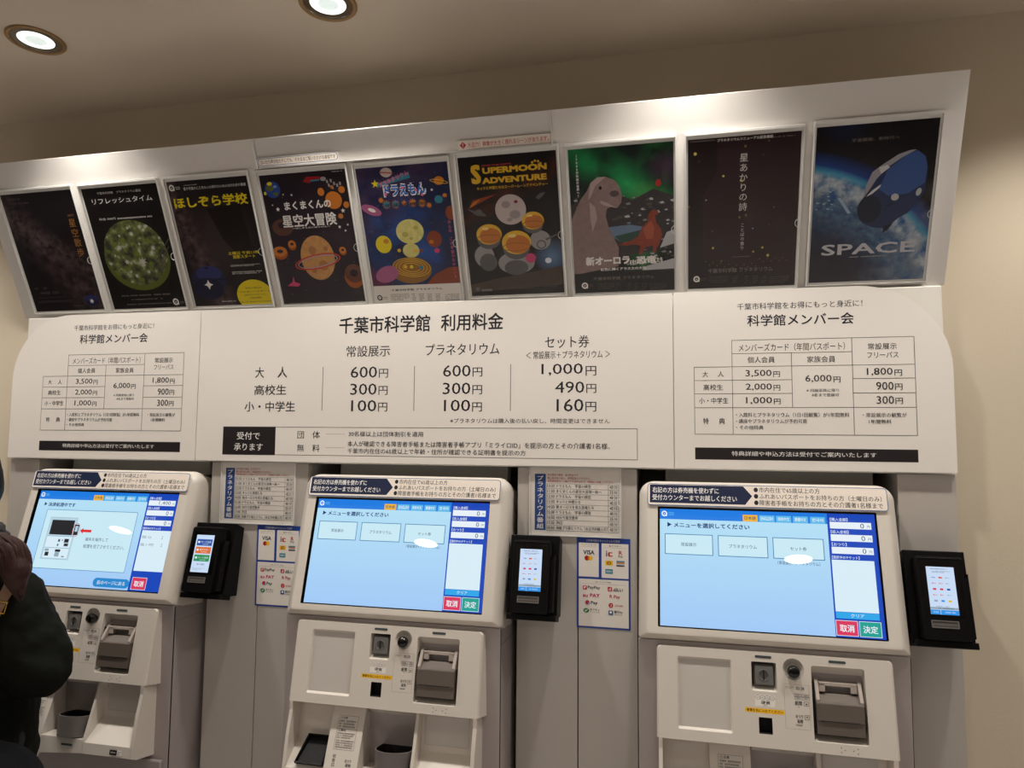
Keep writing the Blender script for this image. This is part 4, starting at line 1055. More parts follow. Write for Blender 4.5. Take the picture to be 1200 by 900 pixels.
    a.poly('rock',[(0.1227, 0.1947), (0.127, 0.1958), (0.1285, 0.1936), (0.1245, 0.193)])
    a.poly('rock2',[(0.1561, 0.1571), (0.1688, 0.1603), (0.1733, 0.1538), (0.1615, 0.1521)])
    a.poly('snow2',[(0.1744, 0.1316), (0.1813, 0.1333), (0.1837, 0.1298), (0.1773, 0.1288)])
    a.poly('snow',[(0.0027, 0.1691), (0.0062, 0.1699), (0.0074, 0.1682), (0.0041, 0.1677)])
    a.poly('rock',[(0.0975, 0.2396), (0.101, 0.2404), (0.1022, 0.2386), (0.099, 0.2382)])
    a.poly('rock2',[(0.1643, 0.1946), (0.1714, 0.1964), (0.174, 0.1927), (0.1673, 0.1918)])
    a.poly('snow2',[(0.1367, 0.173), (0.1449, 0.1751), (0.1479, 0.1708), (0.1402, 0.1698)])
    a.poly('snow',[(0.1204, 0.1665), (0.1242, 0.1674), (0.1256, 0.1654), (0.122, 0.1649)])
    a.poly('rock',[(0.0506, 0.2187), (0.0619, 0.2214), (0.0658, 0.2157), (0.0553, 0.2143)])
    a.poly('rock2',[(0.1411, 0.1382), (0.1473, 0.1398), (0.1495, 0.1365), (0.1437, 0.1357)])
    a.poly('snow2',[(0.2216, 0.0614), (0.228, 0.0632), (0.2304, 0.0598), (0.2244, 0.0588)])
    a.poly('snow',[(0.1583, 0.1401), (0.1669, 0.1423), (0.17, 0.1378), (0.162, 0.1367)])
    a.poly('rock',[(0.0903, 0.2037), (0.0979, 0.2056), (0.1006, 0.2017), (0.0935, 0.2007)])
    a.poly('rock2',[(0.0757, 0.1247), (0.0883, 0.1279), (0.0926, 0.1215), (0.0809, 0.1198)])
    a.poly('snow2',[(0.0082, 0.1498), (0.0192, 0.1526), (0.023, 0.147), (0.0127, 0.1456)])
    a.poly('snow',[(0.0335, 0.1456), (0.0423, 0.1478), (0.0453, 0.1433), (0.0371, 0.1422)])
    a.poly('rock',[(0.1827, 0.1521), (0.1947, 0.1552), (0.1991, 0.1489), (0.1878, 0.1473)])
    a.poly('rock2',[(0.1635, 0.1721), (0.1696, 0.1736), (0.1718, 0.1705), (0.1661, 0.1697)])
    a.poly('snow2',[(0.2032, 0.2029), (0.2058, 0.2036), (0.2068, 0.2022), (0.2043, 0.2019)])
    a.poly('snow',[(0.1636, 0.1196), (0.1725, 0.122), (0.1757, 0.1173), (0.1674, 0.1161)])
    a.poly('rock',[(0.1456, 0.1024), (0.1518, 0.104), (0.154, 0.1008), (0.1482, 0.0999)])
    a.poly('rock2',[(0.0404, 0.2348), (0.0488, 0.2368), (0.0517, 0.2325), (0.0439, 0.2315)])
    a.poly('snow2',[(0.1779, 0.1048), (0.1827, 0.106), (0.1845, 0.1035), (0.18, 0.1028)])
    a.poly('snow',[(0.0003, 0.1364), (0.0075, 0.1382), (0.0099, 0.1346), (0.0033, 0.1337)])
    a.poly('rock',[(0.2272, 0.084), (0.2332, 0.0857), (0.2354, 0.0825), (0.2298, 0.0816)])
    a.poly('rock2',[(0.159, 0.233), (0.1648, 0.2344), (0.1669, 0.2315), (0.1615, 0.2307)])
    a.poly('snow2',[(0.2186, 0.1291), (0.226, 0.131), (0.2287, 0.1271), (0.2218, 0.1261)])
    a.poly('snow',[(0.1925, 0.079), (0.2008, 0.0812), (0.2038, 0.0769), (0.196, 0.0757)])
    a.poly('rock',[(0.1303, 0.201), (0.1378, 0.2029), (0.1405, 0.199), (0.1335, 0.1981)])
    a.poly('rock2',[(0.1101, 0.0838), (0.1177, 0.0858), (0.1203, 0.0819), (0.1133, 0.0808)])
    a.poly('snow2',[(0.0245, 0.1715), (0.032, 0.1734), (0.0345, 0.1696), (0.0276, 0.1686)])
    a.poly('snow',[(0.117, 0.2373), (0.1215, 0.2384), (0.1231, 0.2361), (0.1189, 0.2355)])
    a.poly('rock',[(0.0739, 0.1536), (0.0838, 0.1561), (0.0872, 0.151), (0.078, 0.1497)])
    a.poly('lake',[(0.0895, 0.1647), (0.1458, 0.1681), (0.19, 0.1589), (0.1783, 0.1316), (0.122, 0.1262), (0.0999, 0.1416)])
    a.poly('lakegreen',[(0.1056, 0.1412), (0.1733, 0.1543), (0.1783, 0.1316), (0.122, 0.1262)])
    a.poly('snow',[(0.2338, 0.1452), (0.2514, 0.1509), (0.2511, 0.1164), (0.2167, 0.107)])
    a.poly('snow',[(0.1824, 0.063), (0.2507, 0.0798), (0.2505, 0.0512), (0.1708, 0.052)])
    a.poly('dino',[(0.0003, 0.1869), (0.0248, 0.2356), (0.0428, 0.2563), (0.0522, 0.2747), (0.0695, 0.287), (0.09, 0.2866), (0.1106, 0.2776), (0.1222, 0.2617), (0.1275, 0.2397), (0.1253, 0.2224), (0.1148, 0.2105), (0.0999, 0.2142), (0.0902, 0.2104), (0.0861, 0.1929), (0.0923, 0.1646), (0.1054, 0.1356), (0.1159, 0.1123), (0.1131, 0.0663), (-0.0001, 0.048)])
    a.poly('dino2',[(0.0522, 0.2747), (0.0695, 0.287), (0.09, 0.2866), (0.0803, 0.2797), (0.0629, 0.2658), (0.0535, 0.2447), (0.0445, 0.2343)])
    a.poly('dino2',[(0.0743, 0.2312), (0.0908, 0.2246), (0.1148, 0.2105), (0.0999, 0.2142), (0.0871, 0.2172), (0.075, 0.2235)])
    a.ell('ink2',(0.0756, 0.2612),0.0039,0.0044,0)
    a.ell('dino3',(0.1094, 0.2453),0.0111,0.0076,0)
    a.poly('dino2',[(0.0471, 0.2286), (0.0606, 0.2167), (0.065, 0.1886), (0.0521, 0.1556), (0.0483, 0.184)])
    a.poly('reddino',[(0.1162, 0.1208), (0.1447, 0.1289), (0.1645, 0.138), (0.1734, 0.1598), (0.1876, 0.1729), (0.1907, 0.192), (0.2008, 0.2012), (0.2149, 0.197), (0.2137, 0.1905), (0.206, 0.1866), (0.2089, 0.1688), (0.2202, 0.1543), (0.2227, 0.1375), (0.2158, 0.1155), (0.209, 0.1074), (0.2066, 0.0962), (0.1988, 0.0966), (0.2002, 0.1135), (0.1834, 0.1116), (0.1718, 0.0923), (0.1651, 0.0937), (0.1695, 0.1151), (0.1556, 0.1187), (0.1273, 0.1162)])
    a.poly('reddino2',[(0.1761, 0.1569), (0.1959, 0.1751), (0.2043, 0.158), (0.2005, 0.1304), (0.1839, 0.1313)])
    a.txt('white','新オーロラ',0.0311,0.0704,0.1418,0.0927,b=0.06)
    a.txt('white','を見た',0.1421,0.0673,0.1587,0.0803,b=0.04)
    a.txt('white','恐竜',0.1582,0.0689,0.2083,0.0893,b=0.06)
    a.txt('white','たち',0.2086,0.0722,0.2229,0.084,b=0.04)
    a.txt('white','虹色に輝くアラスカの大地',0.068,0.0556,0.1822,0.0631,b=0.03)
    a.poly('black',[(-0.0029, 0.0505), (0.2505, 0.0541), (0.25, -0.0009), (-0.0012, -0.003)])
    a.txt('dimtext2','千葉市科学館 プラネタリウム',0.0483,0.0317,0.2021,0.0402,b=0)
    a.qlogo('white','ink',(0.0255, 0.0194),0.0083)
    a.scrib('dimtext',0.0369,0.0142,0.0494,0.0232,2)
    a.scrib('dimtext',0.0593,0.0074,0.1006,0.0246,4)
    a.scrib('dimtext',0.1058,0.0055,0.1179,0.0239,4)
    a.scrib('dimtext',0.1346,0.0043,0.1444,0.0228,4)
    a.scrib('dimtext',0.1518,0.0036,0.1639,0.0219,4)
    a.scrib('dimtext',0.1701,0.0029,0.1833,0.0211,4)
    a.scrib('dimtext',0.1905,0.0021,0.2321,0.0191,4)
    a.vtxt('white','〜7000万年前の世界へ〜',0.0206,0.2414,0.3439,b=0.02)
    a.poly('redtrain',[(0.2107, 0.2704), (0.2193, 0.273), (0.2223, 0.2601), (0.2136, 0.2543), (0.2083, 0.26)])
def art_poem(a):
    a.poly('shade8',[(0.0662, 0.2771), (0.0653, 0.3587), (0.2522, 0.3554), (0.2528, 0.0129), (0.0359, 0.0791), (0.0352, 0.2268)])  # broad brown shade painted into the print behind the lettering
    a.scrib('dimtext2',0.0047,0.3491,0.0629,0.3534,1)
    a.txt('white','プラネタリウムリニューアル記念番組',0.0664,0.3461,0.19,0.3529,b=0.02)
    a.scrib('dimtext2',0.1909,0.3454,0.24,0.349,1)
    a.vtxt('pale','星あかりの詩',0.1269,0.1835,0.3186,b=0)
    a.vtxt('pale','ことばの香り',0.1272,0.0913,0.1567,b=0)
    a.scrib('dimtext2',0.1032,0.0747,0.1484,0.0769,1)
    a.ell('stary',(0.0167, 0.3236),0.0036,0.0036,0)
    a.ell('stary',(0.0813, 0.2687),0.0026,0.0026,0)
    a.ell('stary',(0.059, 0.0998),0.0027,0.0028,0)
    a.ell('stary',(0.1741, 0.0954),0.0026,0.0027,0)
    a.ell('stary',(0.1872, 0.076),0.0032,0.0033,0)
    a.ell('starb',(0.1296, 0.3324),0.003,0.003,0)
    a.ell('starb',(0.0018, 0.2022),0.0027,0.0027,0)
    a.ell('stary',(0.1533, 0.0866),0.0022,0.0022,0)
    a.ell('starb',(0.0793, 0.0669),0.0021,0.0023,0)
    a.ell('star',(0.1508, 0.1424),0.0016,0.0016,0)
    a.ell('dimtext',(0.057, 0.1413),0.0022,0.0022,0)
    a.ell('dimtext',(0.1699, 0.3101),0.0015,0.0015,0)
    a.ell('dimtext',(0.1878, 0.1499),0.0016,0.0016,0)
    a.ell('starb',(0.1199, 0.1706),0.0026,0.0027,0)
    a.ell('starb',(0.1344, 0.1746),0.0026,0.0027,0)
    a.ell('star',(0.0422, 0.2157),0.0015,0.0016,0)
    a.ell('dimtext',(0.1977, 0.1897),0.002,0.0021,0)
    a.ell('dimtext',(0.0255, 0.306),0.0016,0.0016,0)
    a.ell('starb',(0.1813, 0.3402),0.002,0.002,0)
    a.ell('stary',(0.1232, 0.2548),0.0026,0.0026,0)
    a.ell('starb',(0.0414, 0.0676),0.0014,0.0014,0)
    a.ell('starb',(0.0507, 0.0592),0.0014,0.0014,0)
    a.ell('starb',(0.0599, 0.0644),0.0013,0.0014,0)
    a.ell('starb',(0.0691, 0.0561),0.0014,0.0014,0)
    a.ell('starb',(0.0783, 0.0613),0.0013,0.0014,0)
    a.ell('starb',(0.0875, 0.053),0.0014,0.0014,0)
    a.ell('starb',(0.0966, 0.0582),0.0013,0.0014,0)
    a.ell('starb',(0.1059, 0.0499),0.0013,0.0015,0)
    a.ell('starb',(0.1149, 0.0551),0.0013,0.0014,0)
    a.ell('starb',(0.1241, 0.049),0.0013,0.0014,0)
    a.ell('starb',(0.133, 0.0564),0.0013,0.0014,0)
    a.ell('starb',(0.1421, 0.0504),0.0014,0.0014,0)
    a.ell('starb',(0.151, 0.0578),0.0013,0.0014,0)
    a.ell('starb',(0.1601, 0.0518),0.0013,0.0014,0)
    a.ell('starb',(0.1686, 0.0681),0.0013,0.0014,0)
    a.ell('starb',(0.1777, 0.0616),0.0014,0.0014,0)
    a.ell('starb',(0.1864, 0.0683),0.0013,0.0014,0)
    a.ell('starb',(0.1955, 0.0618),0.0014,0.0014,0)
    a.ell('starb',(0.2042, 0.0686),0.0013,0.0014,0)
    a.ell('starb',(0.2133, 0.062),0.0013,0.0013,0)
    a.ell('starb',(0.2218, 0.0688),0.0013,0.0014,0)
    a.ell('starb',(0.2309, 0.0623),0.0013,0.0014,0)
    a.txt('dimtext2','千葉市科学館 プラネタリウム',0.0481,0.0379,0.1995,0.049,b=0)
    a.qlogo('white','ink',(0.0202, 0.0246),0.0077)
    a.scrib('dimtext',0.0296,0.0191,0.0461,0.0276,2)
    a.scrib('dimtext',0.0504,0.0125,0.0962,0.0311,4)
    a.scrib('dimtext',0.1067,0.0101,0.119,0.0301,4)
    a.scrib('dimtext',0.1347,0.0089,0.1458,0.0289,4)
    a.scrib('dimtext',0.1539,0.0081,0.1661,0.028,4)
    a.scrib('dimtext',0.1741,0.0072,0.1864,0.0271,4)
    a.scrib('dimtext',0.1921,0.0065,0.238,0.0249,4)
def art_space(a):
    a.txt('dimtext2','宇宙開発、新時代へ',0.0754,0.3182,0.1736,0.326,b=0)
    a.star('dimtext',(0.2289, 0.3339),0.0006,4)
    a.star('dimtext',(0.1082, 0.3396),0.0006,4)
    a.star('dimtext',(0.2434, 0.3042),0.0006,4)
    a.star('dimtext',(0.0138, 0.3223),0.0006,4)
    a.star('dimtext',(0.1797, 0.2915),0.0006,4)
    a.star('dimtext',(0.1696, 0.3308),0.0006,4)
    a.star('dimtext',(0.0049, 0.2988),0.0006,4)
    a.star('dimtext',(0.172, 0.3506),0.0006,4)
    a.star('dimtext',(0.1636, 0.2969),0.0006,4)
    a.star('dimtext',(0.0535, 0.337),0.0005,4)
    a.star('dimtext',(0.1558, 0.3247),0.0005,4)
    a.star('dimtext',(0.1179, 0.2958),0.0006,4)
    a.star('dimtext',(0.1347, 0.2961),0.0006,4)
    a.star('dimtext',(0.0262, 0.3336),0.0006,4)
    a.star('dimtext',(0.0184, 0.3113),0.0006,4)
    a.star('dimtext',(0.0471, 0.3095),0.0006,4)
    a.star('dimtext',(0.1735, 0.2883),0.0006,4)
    a.star('dimtext',(0.2124, 0.3152),0.0005,4)
    a.star('dimtext',(0.2167, 0.3069),0.0006,4)
    a.star('dimtext',(0.1704, 0.3038),0.0006,4)
    a.star('dimtext',(0.1511, 0.3282),0.0006,4)
    a.star('dimtext',(0.2407, 0.3249),0.0005,4)
    a.star('dimtext',(0.0169, 0.3026),0.0007,4)
    a.star('dimtext',(0.1992, 0.3414),0.0006,4)
    a.star('dimtext',(0.1409, 0.3338),0.0006,4)
    a.star('dimtext',(0.2425, 0.3419),0.0005,4)
    a.star('dimtext',(0.1634, 0.2963),0.0006,4)
    a.star('dimtext',(0.1566, 0.347),0.0006,4)
    a.star('dimtext',(0.0787, 0.3251),0.0006,4)
    a.star('dimtext',(0.0488, 0.3603),0.0006,4)
    a.poly('cloudb',[(0.0304, 0.2096), (0.0342, 0.2083), (0.0334, 0.2078), (0.0314, 0.2081)])
    a.poly('cloudb',[(0.0312, 0.1952), (0.038, 0.1938), (0.0365, 0.192), (0.0323, 0.1927)])
    a.poly('cloudb',[(0.0782, 0.2093), (0.0848, 0.2078), (0.0834, 0.2061), (0.0793, 0.2068)])
    a.poly('cloudb',[(0.0455, 0.1942), (0.0494, 0.1929), (0.0486, 0.1923), (0.0466, 0.1927)])
    a.poly('cloudb',[(0.0052, 0.1758), (0.0111, 0.1744), (0.0098, 0.1729), (0.0062, 0.1735)])
    a.poly('cloudb',[(0.0378, 0.1858), (0.0449, 0.1844), (0.0434, 0.1824), (0.0389, 0.1831)])
    a.poly('cloudb',[(0.0061, 0.1906), (0.0141, 0.1891), (0.0124, 0.1867), (0.0072, 0.1876)])
    a.poly('cloudb',[(0.0179, 0.21), (0.0229, 0.2087), (0.0218, 0.2077), (0.019, 0.2081)])
    a.poly('cloudb',[(0.0448, 0.1814), (0.0482, 0.1802), (0.0475, 0.1798), (0.0458, 0.1801)])
    a.poly('cloudb',[(0.0289, 0.2044), (0.0362, 0.2029), (0.0346, 0.201), (0.03, 0.2017)])
    a.poly('cloudb',[(0.0203, 0.1872), (0.0274, 0.1857), (0.0258, 0.1838), (0.0214, 0.1845)])
    a.poly('cloudb',[(0.0608, 0.2125), (0.0679, 0.211), (0.0664, 0.2091), (0.0619, 0.2098)])
    a.poly('cloudb',[(0.0106, 0.2228), (0.0148, 0.2216), (0.0139, 0.2208), (0.0117, 0.2212)])
    a.poly('cloudb',[(0.003, 0.2051), (0.0075, 0.2038), (0.0065, 0.2029), (0.004, 0.2034)])
    a.poly('cloudb',[(0.0152, 0.2223), (0.0226, 0.2208), (0.021, 0.2188), (0.0163, 0.2195)])
    a.poly('cloudb',[(0.0548, 0.1979), (0.0611, 0.1965), (0.0597, 0.195), (0.0559, 0.1956)])
    a.poly('cloudb',[(0.0552, 0.2144), (0.062, 0.2129), (0.0605, 0.2111), (0.0563, 0.2118)])
    a.poly('cloudb',[(0.0407, 0.173), (0.0449, 0.1717), (0.044, 0.1709), (0.0417, 0.1713)])
    a.poly('cloudb',[(0.0296, 0.1758), (0.0374, 0.1743), (0.0357, 0.1721), (0.0307, 0.1729)])
    a.poly('cloudb',[(0.0389, 0.2176), (0.0441, 0.2162), (0.043, 0.2151), (0.04, 0.2156)])
    a.poly('cloudb',[(0.0324, 0.2146), (0.0399, 0.2131), (0.0383, 0.211), (0.0335, 0.2118)])
    a.poly('cloudb',[(0.0532, 0.194), (0.057, 0.1928), (0.0562, 0.1922), (0.0543, 0.1926)])
    a.poly('cloudb',[(0.0234, 0.1893), (0.0288, 0.1879), (0.0276, 0.1867), (0.0244, 0.1872)])
    a.poly('cloudb',[(0.0819, 0.1757), (0.0866, 0.1744), (0.0856, 0.1734), (0.083, 0.1739)])
    a.poly('cloudb',[(0.0516, 0.1991), (0.0632, 0.1934), (0.0832, 0.1615), (0.0762, 0.1609)])
    a.poly('capdark',[(0.1068, 0.1896), (0.1121, 0.2233), (0.1231, 0.2466), (0.1357, 0.2599), (0.1659, 0.2755), (0.1912, 0.2908), (0.2086, 0.2932), (0.2274, 0.2811), (0.2361, 0.2595), (0.237, 0.2289), (0.2354, 0.2004), (0.224, 0.1795), (0.2038, 0.154), (0.1864, 0.1452), (0.1651, 0.1256), (0.1585, 0.122), (0.1326, 0.126), (0.1132, 0.1347), (0.1021, 0.1453), (0.0979, 0.1655)])
    a.poly('caplight',[(0.1066, 0.1921), (0.1121, 0.2233), (0.1228, 0.2504), (0.1399, 0.2634), (0.1739, 0.2852), (0.1976, 0.2926), (0.2108, 0.293), (0.1834, 0.2789), (0.1539, 0.2586), (0.1331, 0.2353), (0.1191, 0.2107)])
    a.poly('capwhite',[(0.1111, 0.1942), (0.126, 0.2103), (0.1587, 0.2335), (0.1479, 0.2218), (0.1266, 0.2029)])
    a.poly('capwhite',[(0.1357, 0.2599), (0.1534, 0.2643), (0.1584, 0.2582), (0.1414, 0.2452)])
    a.poly('capblue',[(0.1543, 0.2538), (0.1918, 0.2838), (0.2132, 0.2905), (0.23, 0.2762), (0.2355, 0.2525), (0.2335, 0.2196), (0.1998, 0.198), (0.1592, 0.1959), (0.1396, 0.2118)])
    a.ell('capdeep',(0.1223, 0.1679),0.0256,0.0309,0)
    a.poly('capdeep',[(0.1546, 0.1122), (0.1557, 0.1272), (0.1746, 0.1331), (0.1656, 0.1191)])
    a.ell('capwin',(0.1745, 0.192),0.0082,0.0078,0)
    a.ell('capwin',(0.2229, 0.2003),0.0054,0.0087,-0.3)
    a.poly('capdeep',[(0.16, 0.1754), (0.1698, 0.1787), (0.1692, 0.1748), (0.1622, 0.1713)])
    a.poly('capdeep',[(0.1533, 0.167), (0.1586, 0.1696), (0.1581, 0.1647), (0.1545, 0.164)])
    a.txt('silver','SPACE',0.0248,0.0651,0.2268,0.0906,b=0.02)
    a.scrib('pale',0.0845,0.0575,0.1671,0.0601,1)
    a.scrib('dimtext2',0.1652,0.0772,0.1832,0.0804,1)
PX = [-1.1054, -.8194, -.5358, -.2475, .0339, .3137, .5943, .8792, 1.1626]
PVO = [.004, .002, .0015, -.002, -.005, .0005, -.002, -.0025, .001]
PW, PH = .2514, .356
POST = [('bg_walk', art_walk, 'dark Milky Way poster with vertical bronze title, leftmost of the row'),
 ('bg_refresh', art_refresh, 'black poster of a green forest seen through a round glass'),
 ('bg_school', art_school, 'dark poster with yellow title, projector and yellow disc in a corner'),
 ('bg_bakery', art_bakery, 'purple poster with floating doughnuts, small planets and white title'),
 ('bg_model', art_model, 'blue starry poster with golden orrery and white timetable foot'),
 ('bg_moon', art_moon, 'black poster with a large gold English title, a moon and golden domes'),
 ('bg_dino', art_dino, 'poster of two dinosaurs under a green aurora'),
 ('bg_poem', art_poem, 'nearly black poster with thin vertical white title and tiny stars'),
 ('bg_space', art_space, 'poster of a spacecraft over the blue Earth, rightmost of the row')]
# clear plastic holder, modelled once and copied
def holder_parts(par):
    fr = poster_frame(PX[0])
    b = MB(fr)
    b.box(-.0065, PW+.0065, -.0085, PH+.013, -.0053, -.0006, 'frost_acrylic'); b.build('back_plate', par, bevel=.0008)
    b = MB(fr)
    O = rrect(-.0075, -.0095, PW+.0075, PH+.0145, .002, 2); I = rrect(-.0042, -.005, PW+.0042, PH+.0085, .001, 2)
    b.loft([at_w(O, -.0006), at_w(O, .0055), at_w(I, .0062), at_w(I, -.0006)], 'frost_acrylic'); b.build('rim', par, bevel=.0005)
    b = MB(fr); b.box(-.004, PW+.004, -.0048, PH+.008, .0044, .0052, 'clear_acrylic')
    b.build('cover', par, label='clear acrylic cover')
    b = MB(fr); cx, cy = PW+.0042, .150
    arc = [(cx+.0105*cos(t), cy+.0105*sin(t), .0056) for t in [pi*.5+pi*k/14 for k in range(15)]]
    b.tube(arc, .0006, 'frost_acrylic', 6); b.build('thumb_notch', par)
proto = None
for i, (bg, art, lab) in enumerate(POST):
    fr = poster_frame(PX[i])
    base = fr(PW/2, 0, 0)
    if i == 0:
        t = thing('poster', lab, 'poster', base, group='posters on the leaning board'); holder_parts(t); proto = t
    else:
        t = copy_tree(proto); t.location = base; t['label'] = lab
    if i == 0: todo = []
    todo.append((i, t, bg, art))
for i, t, bg, art in todo:
    dv = PVO[i]
    t.location = t.location + Vector(poster_frame(0).V)*dv
    f2 = poster_frame(PX[i]); f2.o = f2(0, dv, 0)
    a = Sheet(FLAT, clip=(0, 0, PW, PH))
    a.rect(bg, 0, 0, PW, PH); art(a)
    a.build('print', t, matrix=f2.matrix())

# clear cover sheet and the two stickers on it
fr = poster_frame(0)
t = thing('acrylic_sheet', 'clear acrylic strip fixed along the board above the middle posters', 'acrylic sheet', fr(.156, .374, .006))
b = MB(fr); b.box(-.243, .557, .3735, .446, -.0005, .0015, 'clear_acrylic'); b.build('strip', t)
b = MB(fr)
for q in ((-.2455, -.243, .3735, .446), (.557, .5595, .3735, .446), (-.2455, .5595, .446, .4480), (-.2455, .5595, .3718, .3735)): b.box(*q, -.0054, .008, 'frost_acrylic')
b.build('edge', t)
b = MB(fr); b.loft([[(.156+.009*cos(pi+pi*k/12), .4455+.009*sin(pi+pi*k/12), w) for k in range(13)] for w in (.0016, .0026)], 'frost_acrylic', True, True); b.build('grip', t)
def sticker(u0, v0, u1, v1, label, draw):
    t = thing('notice_sticker', label, 'sticker', fr((u0+u1)/2, v0, .0026))
    b = Sheet(fr, w0=.0022); draw(b); b.build('print', t)
def blue_note(a):
    a.rect('white', -.242, .376, -.006, .3985, .009); a.rect('note_border', -.240, .3775, -.008, .397, .008); a.rect('paper_warm', -.2385, .379, -.0095, .3955, .007)
    a.txt('ink', '泣いたり声が出たりしても、そのままご覧いただける番組です', -.234, .382, -.015, .3925, .008)
sticker(-.242, .376, -.006, .3985, 'small white sticker with blue outline above the doughnut poster', blue_note)
def red_note(a):
    a.rect('paper_warm', .3195, .3745, .5545, .3965); a.poly('red_ink', [(.324, .3855), (.3325, .377), (.341, .3855), (.3325, .394)])
    a.txt('white', '!', .3315, .381, .3335, .390, .02)
    a.txt('red_ink', '大迫力！映像が大きく揺れるシーンがあります。', .345, .3795, .550, .3915, .01)
sticker(.3195, .3745, .5545, .3965, 'pale sticker with red lettering above the gold-titled poster', red_note)

# ------------------------------------------------------------------ ticket machines
SW, SH = .476, .268
def mon_frame(k): return Frame((k, KY, KZ), (1, 0, 0), (0, sin(KT), cos(KT)), (0, -cos(KT), sin(KT)))
LT = .18
def low_frame(k): return Frame((k, -.17, 1.03), (1, 0, 0), (0, sin(LT), cos(LT)), (0, -cos(LT), sin(LT)))

def screen_common(a):
    a.rect('s_bg', 0, -SH, SW, 0)
    a.rect('s_blue', 0, -.0245, .3752, 0)
    a.qlogo('s_white', 's_blue', (.0105, -.0115), .0068)
    for y in (-.0085, -.0115, -.0145): a.rect('s_tab', .020, y-.0006, .033, y+.0006)
    for i, (s, x0, x1) in enumerate((('日本語', .1908, .2240), ('ENGLISH', .2270, .2615), ('简体中文', .2646, .2978), ('繁體中文', .3017, .3342), ('한국어', .339, .371))):
        a.rect('s_orange' if i == 0 else 's_tab', x0, -.0243, x1, -.0088); a.txt('s_navy' if i == 0 else 's_white', s, x0+.004, -.0205, x1-.004, -.0122, .01)
    a.rect('s_deep', .3752, -SH, SW, 0)
def side_fields(a, amounts):
    for i, (s, v) in enumerate((('【購入金額】', -.0095), ('【投入金額】', -.0375), ('【おつり】', -.0655))):
        a.txt('s_white', s, .3815, v-.0075, .3815+.0062*len(s), v, .006)
        a.rect('s_white', .3805, v-.0245, .4675, v-.0095); a.txt('s_ink', amounts[i], .4445-.0075*(len(amounts[i])-1), v-.0225, .4525, v-.0115); a.txt('s_ink', '円', .4585, v-.0215, .4645, v-.0155)
    a.txt('s_white', '【選択中のチケット】', .3795, -.1015, .437, -.0945, .006)
def screen_menu(a):
    screen_common(a)
    a.poly('s_navy', [(.0175, -.0315), (.0175, -.043), (.0275, -.0372)]); a.txt('s_navy', 'メニューを選択してください', .0325, -.0435, .205, -.0318, .03)
    for x0, x1, s in ((.0114, .1215, '常設展示'), (.133, .2435, 'プラネタリウム'), (.2545, .3645, 'セット券')):
        a.rect('s_edge', x0, -.1068, x1, -.0588); a.rect('s_btn', x0+.0016, -.1052, x1-.0016, -.0604)
        wd = .0088*len(s)/2; xc = (x0+x1)/2; a.txt('s_ink', s, xc-wd, -.087, xc+wd, -.0785, .004)
    a.txt('s_ink', '（常設展示+プラネタリウム）', .263, -.1195, .354, -.1115, .002)
    side_fields(a, ('0', '0', '0'))
    a.rect('s_side', .3785, -.2148, .4665, -.1035); a.rect('s_cyan', .3785, -.229, .4665, -.2155); a.txt('s_white', 'クリア', .409, -.226, .436, -.2185, .006)
    a.rect('s_white', .3768, -.2650, .4215, -.2328); a.rect('s_red', .3778, -.264, .4205, -.2338); a.txt('s_white', '取消', .3845, -.257, .414, -.2415, .02)
    a.rect('s_white', .4242, -.2650, .4685, -.2328); a.rect('s_green', .4252, -.264, .4675, -.2338); a.txt('s_white', '決定', .4315, -.257, .461, -.2415, .014)
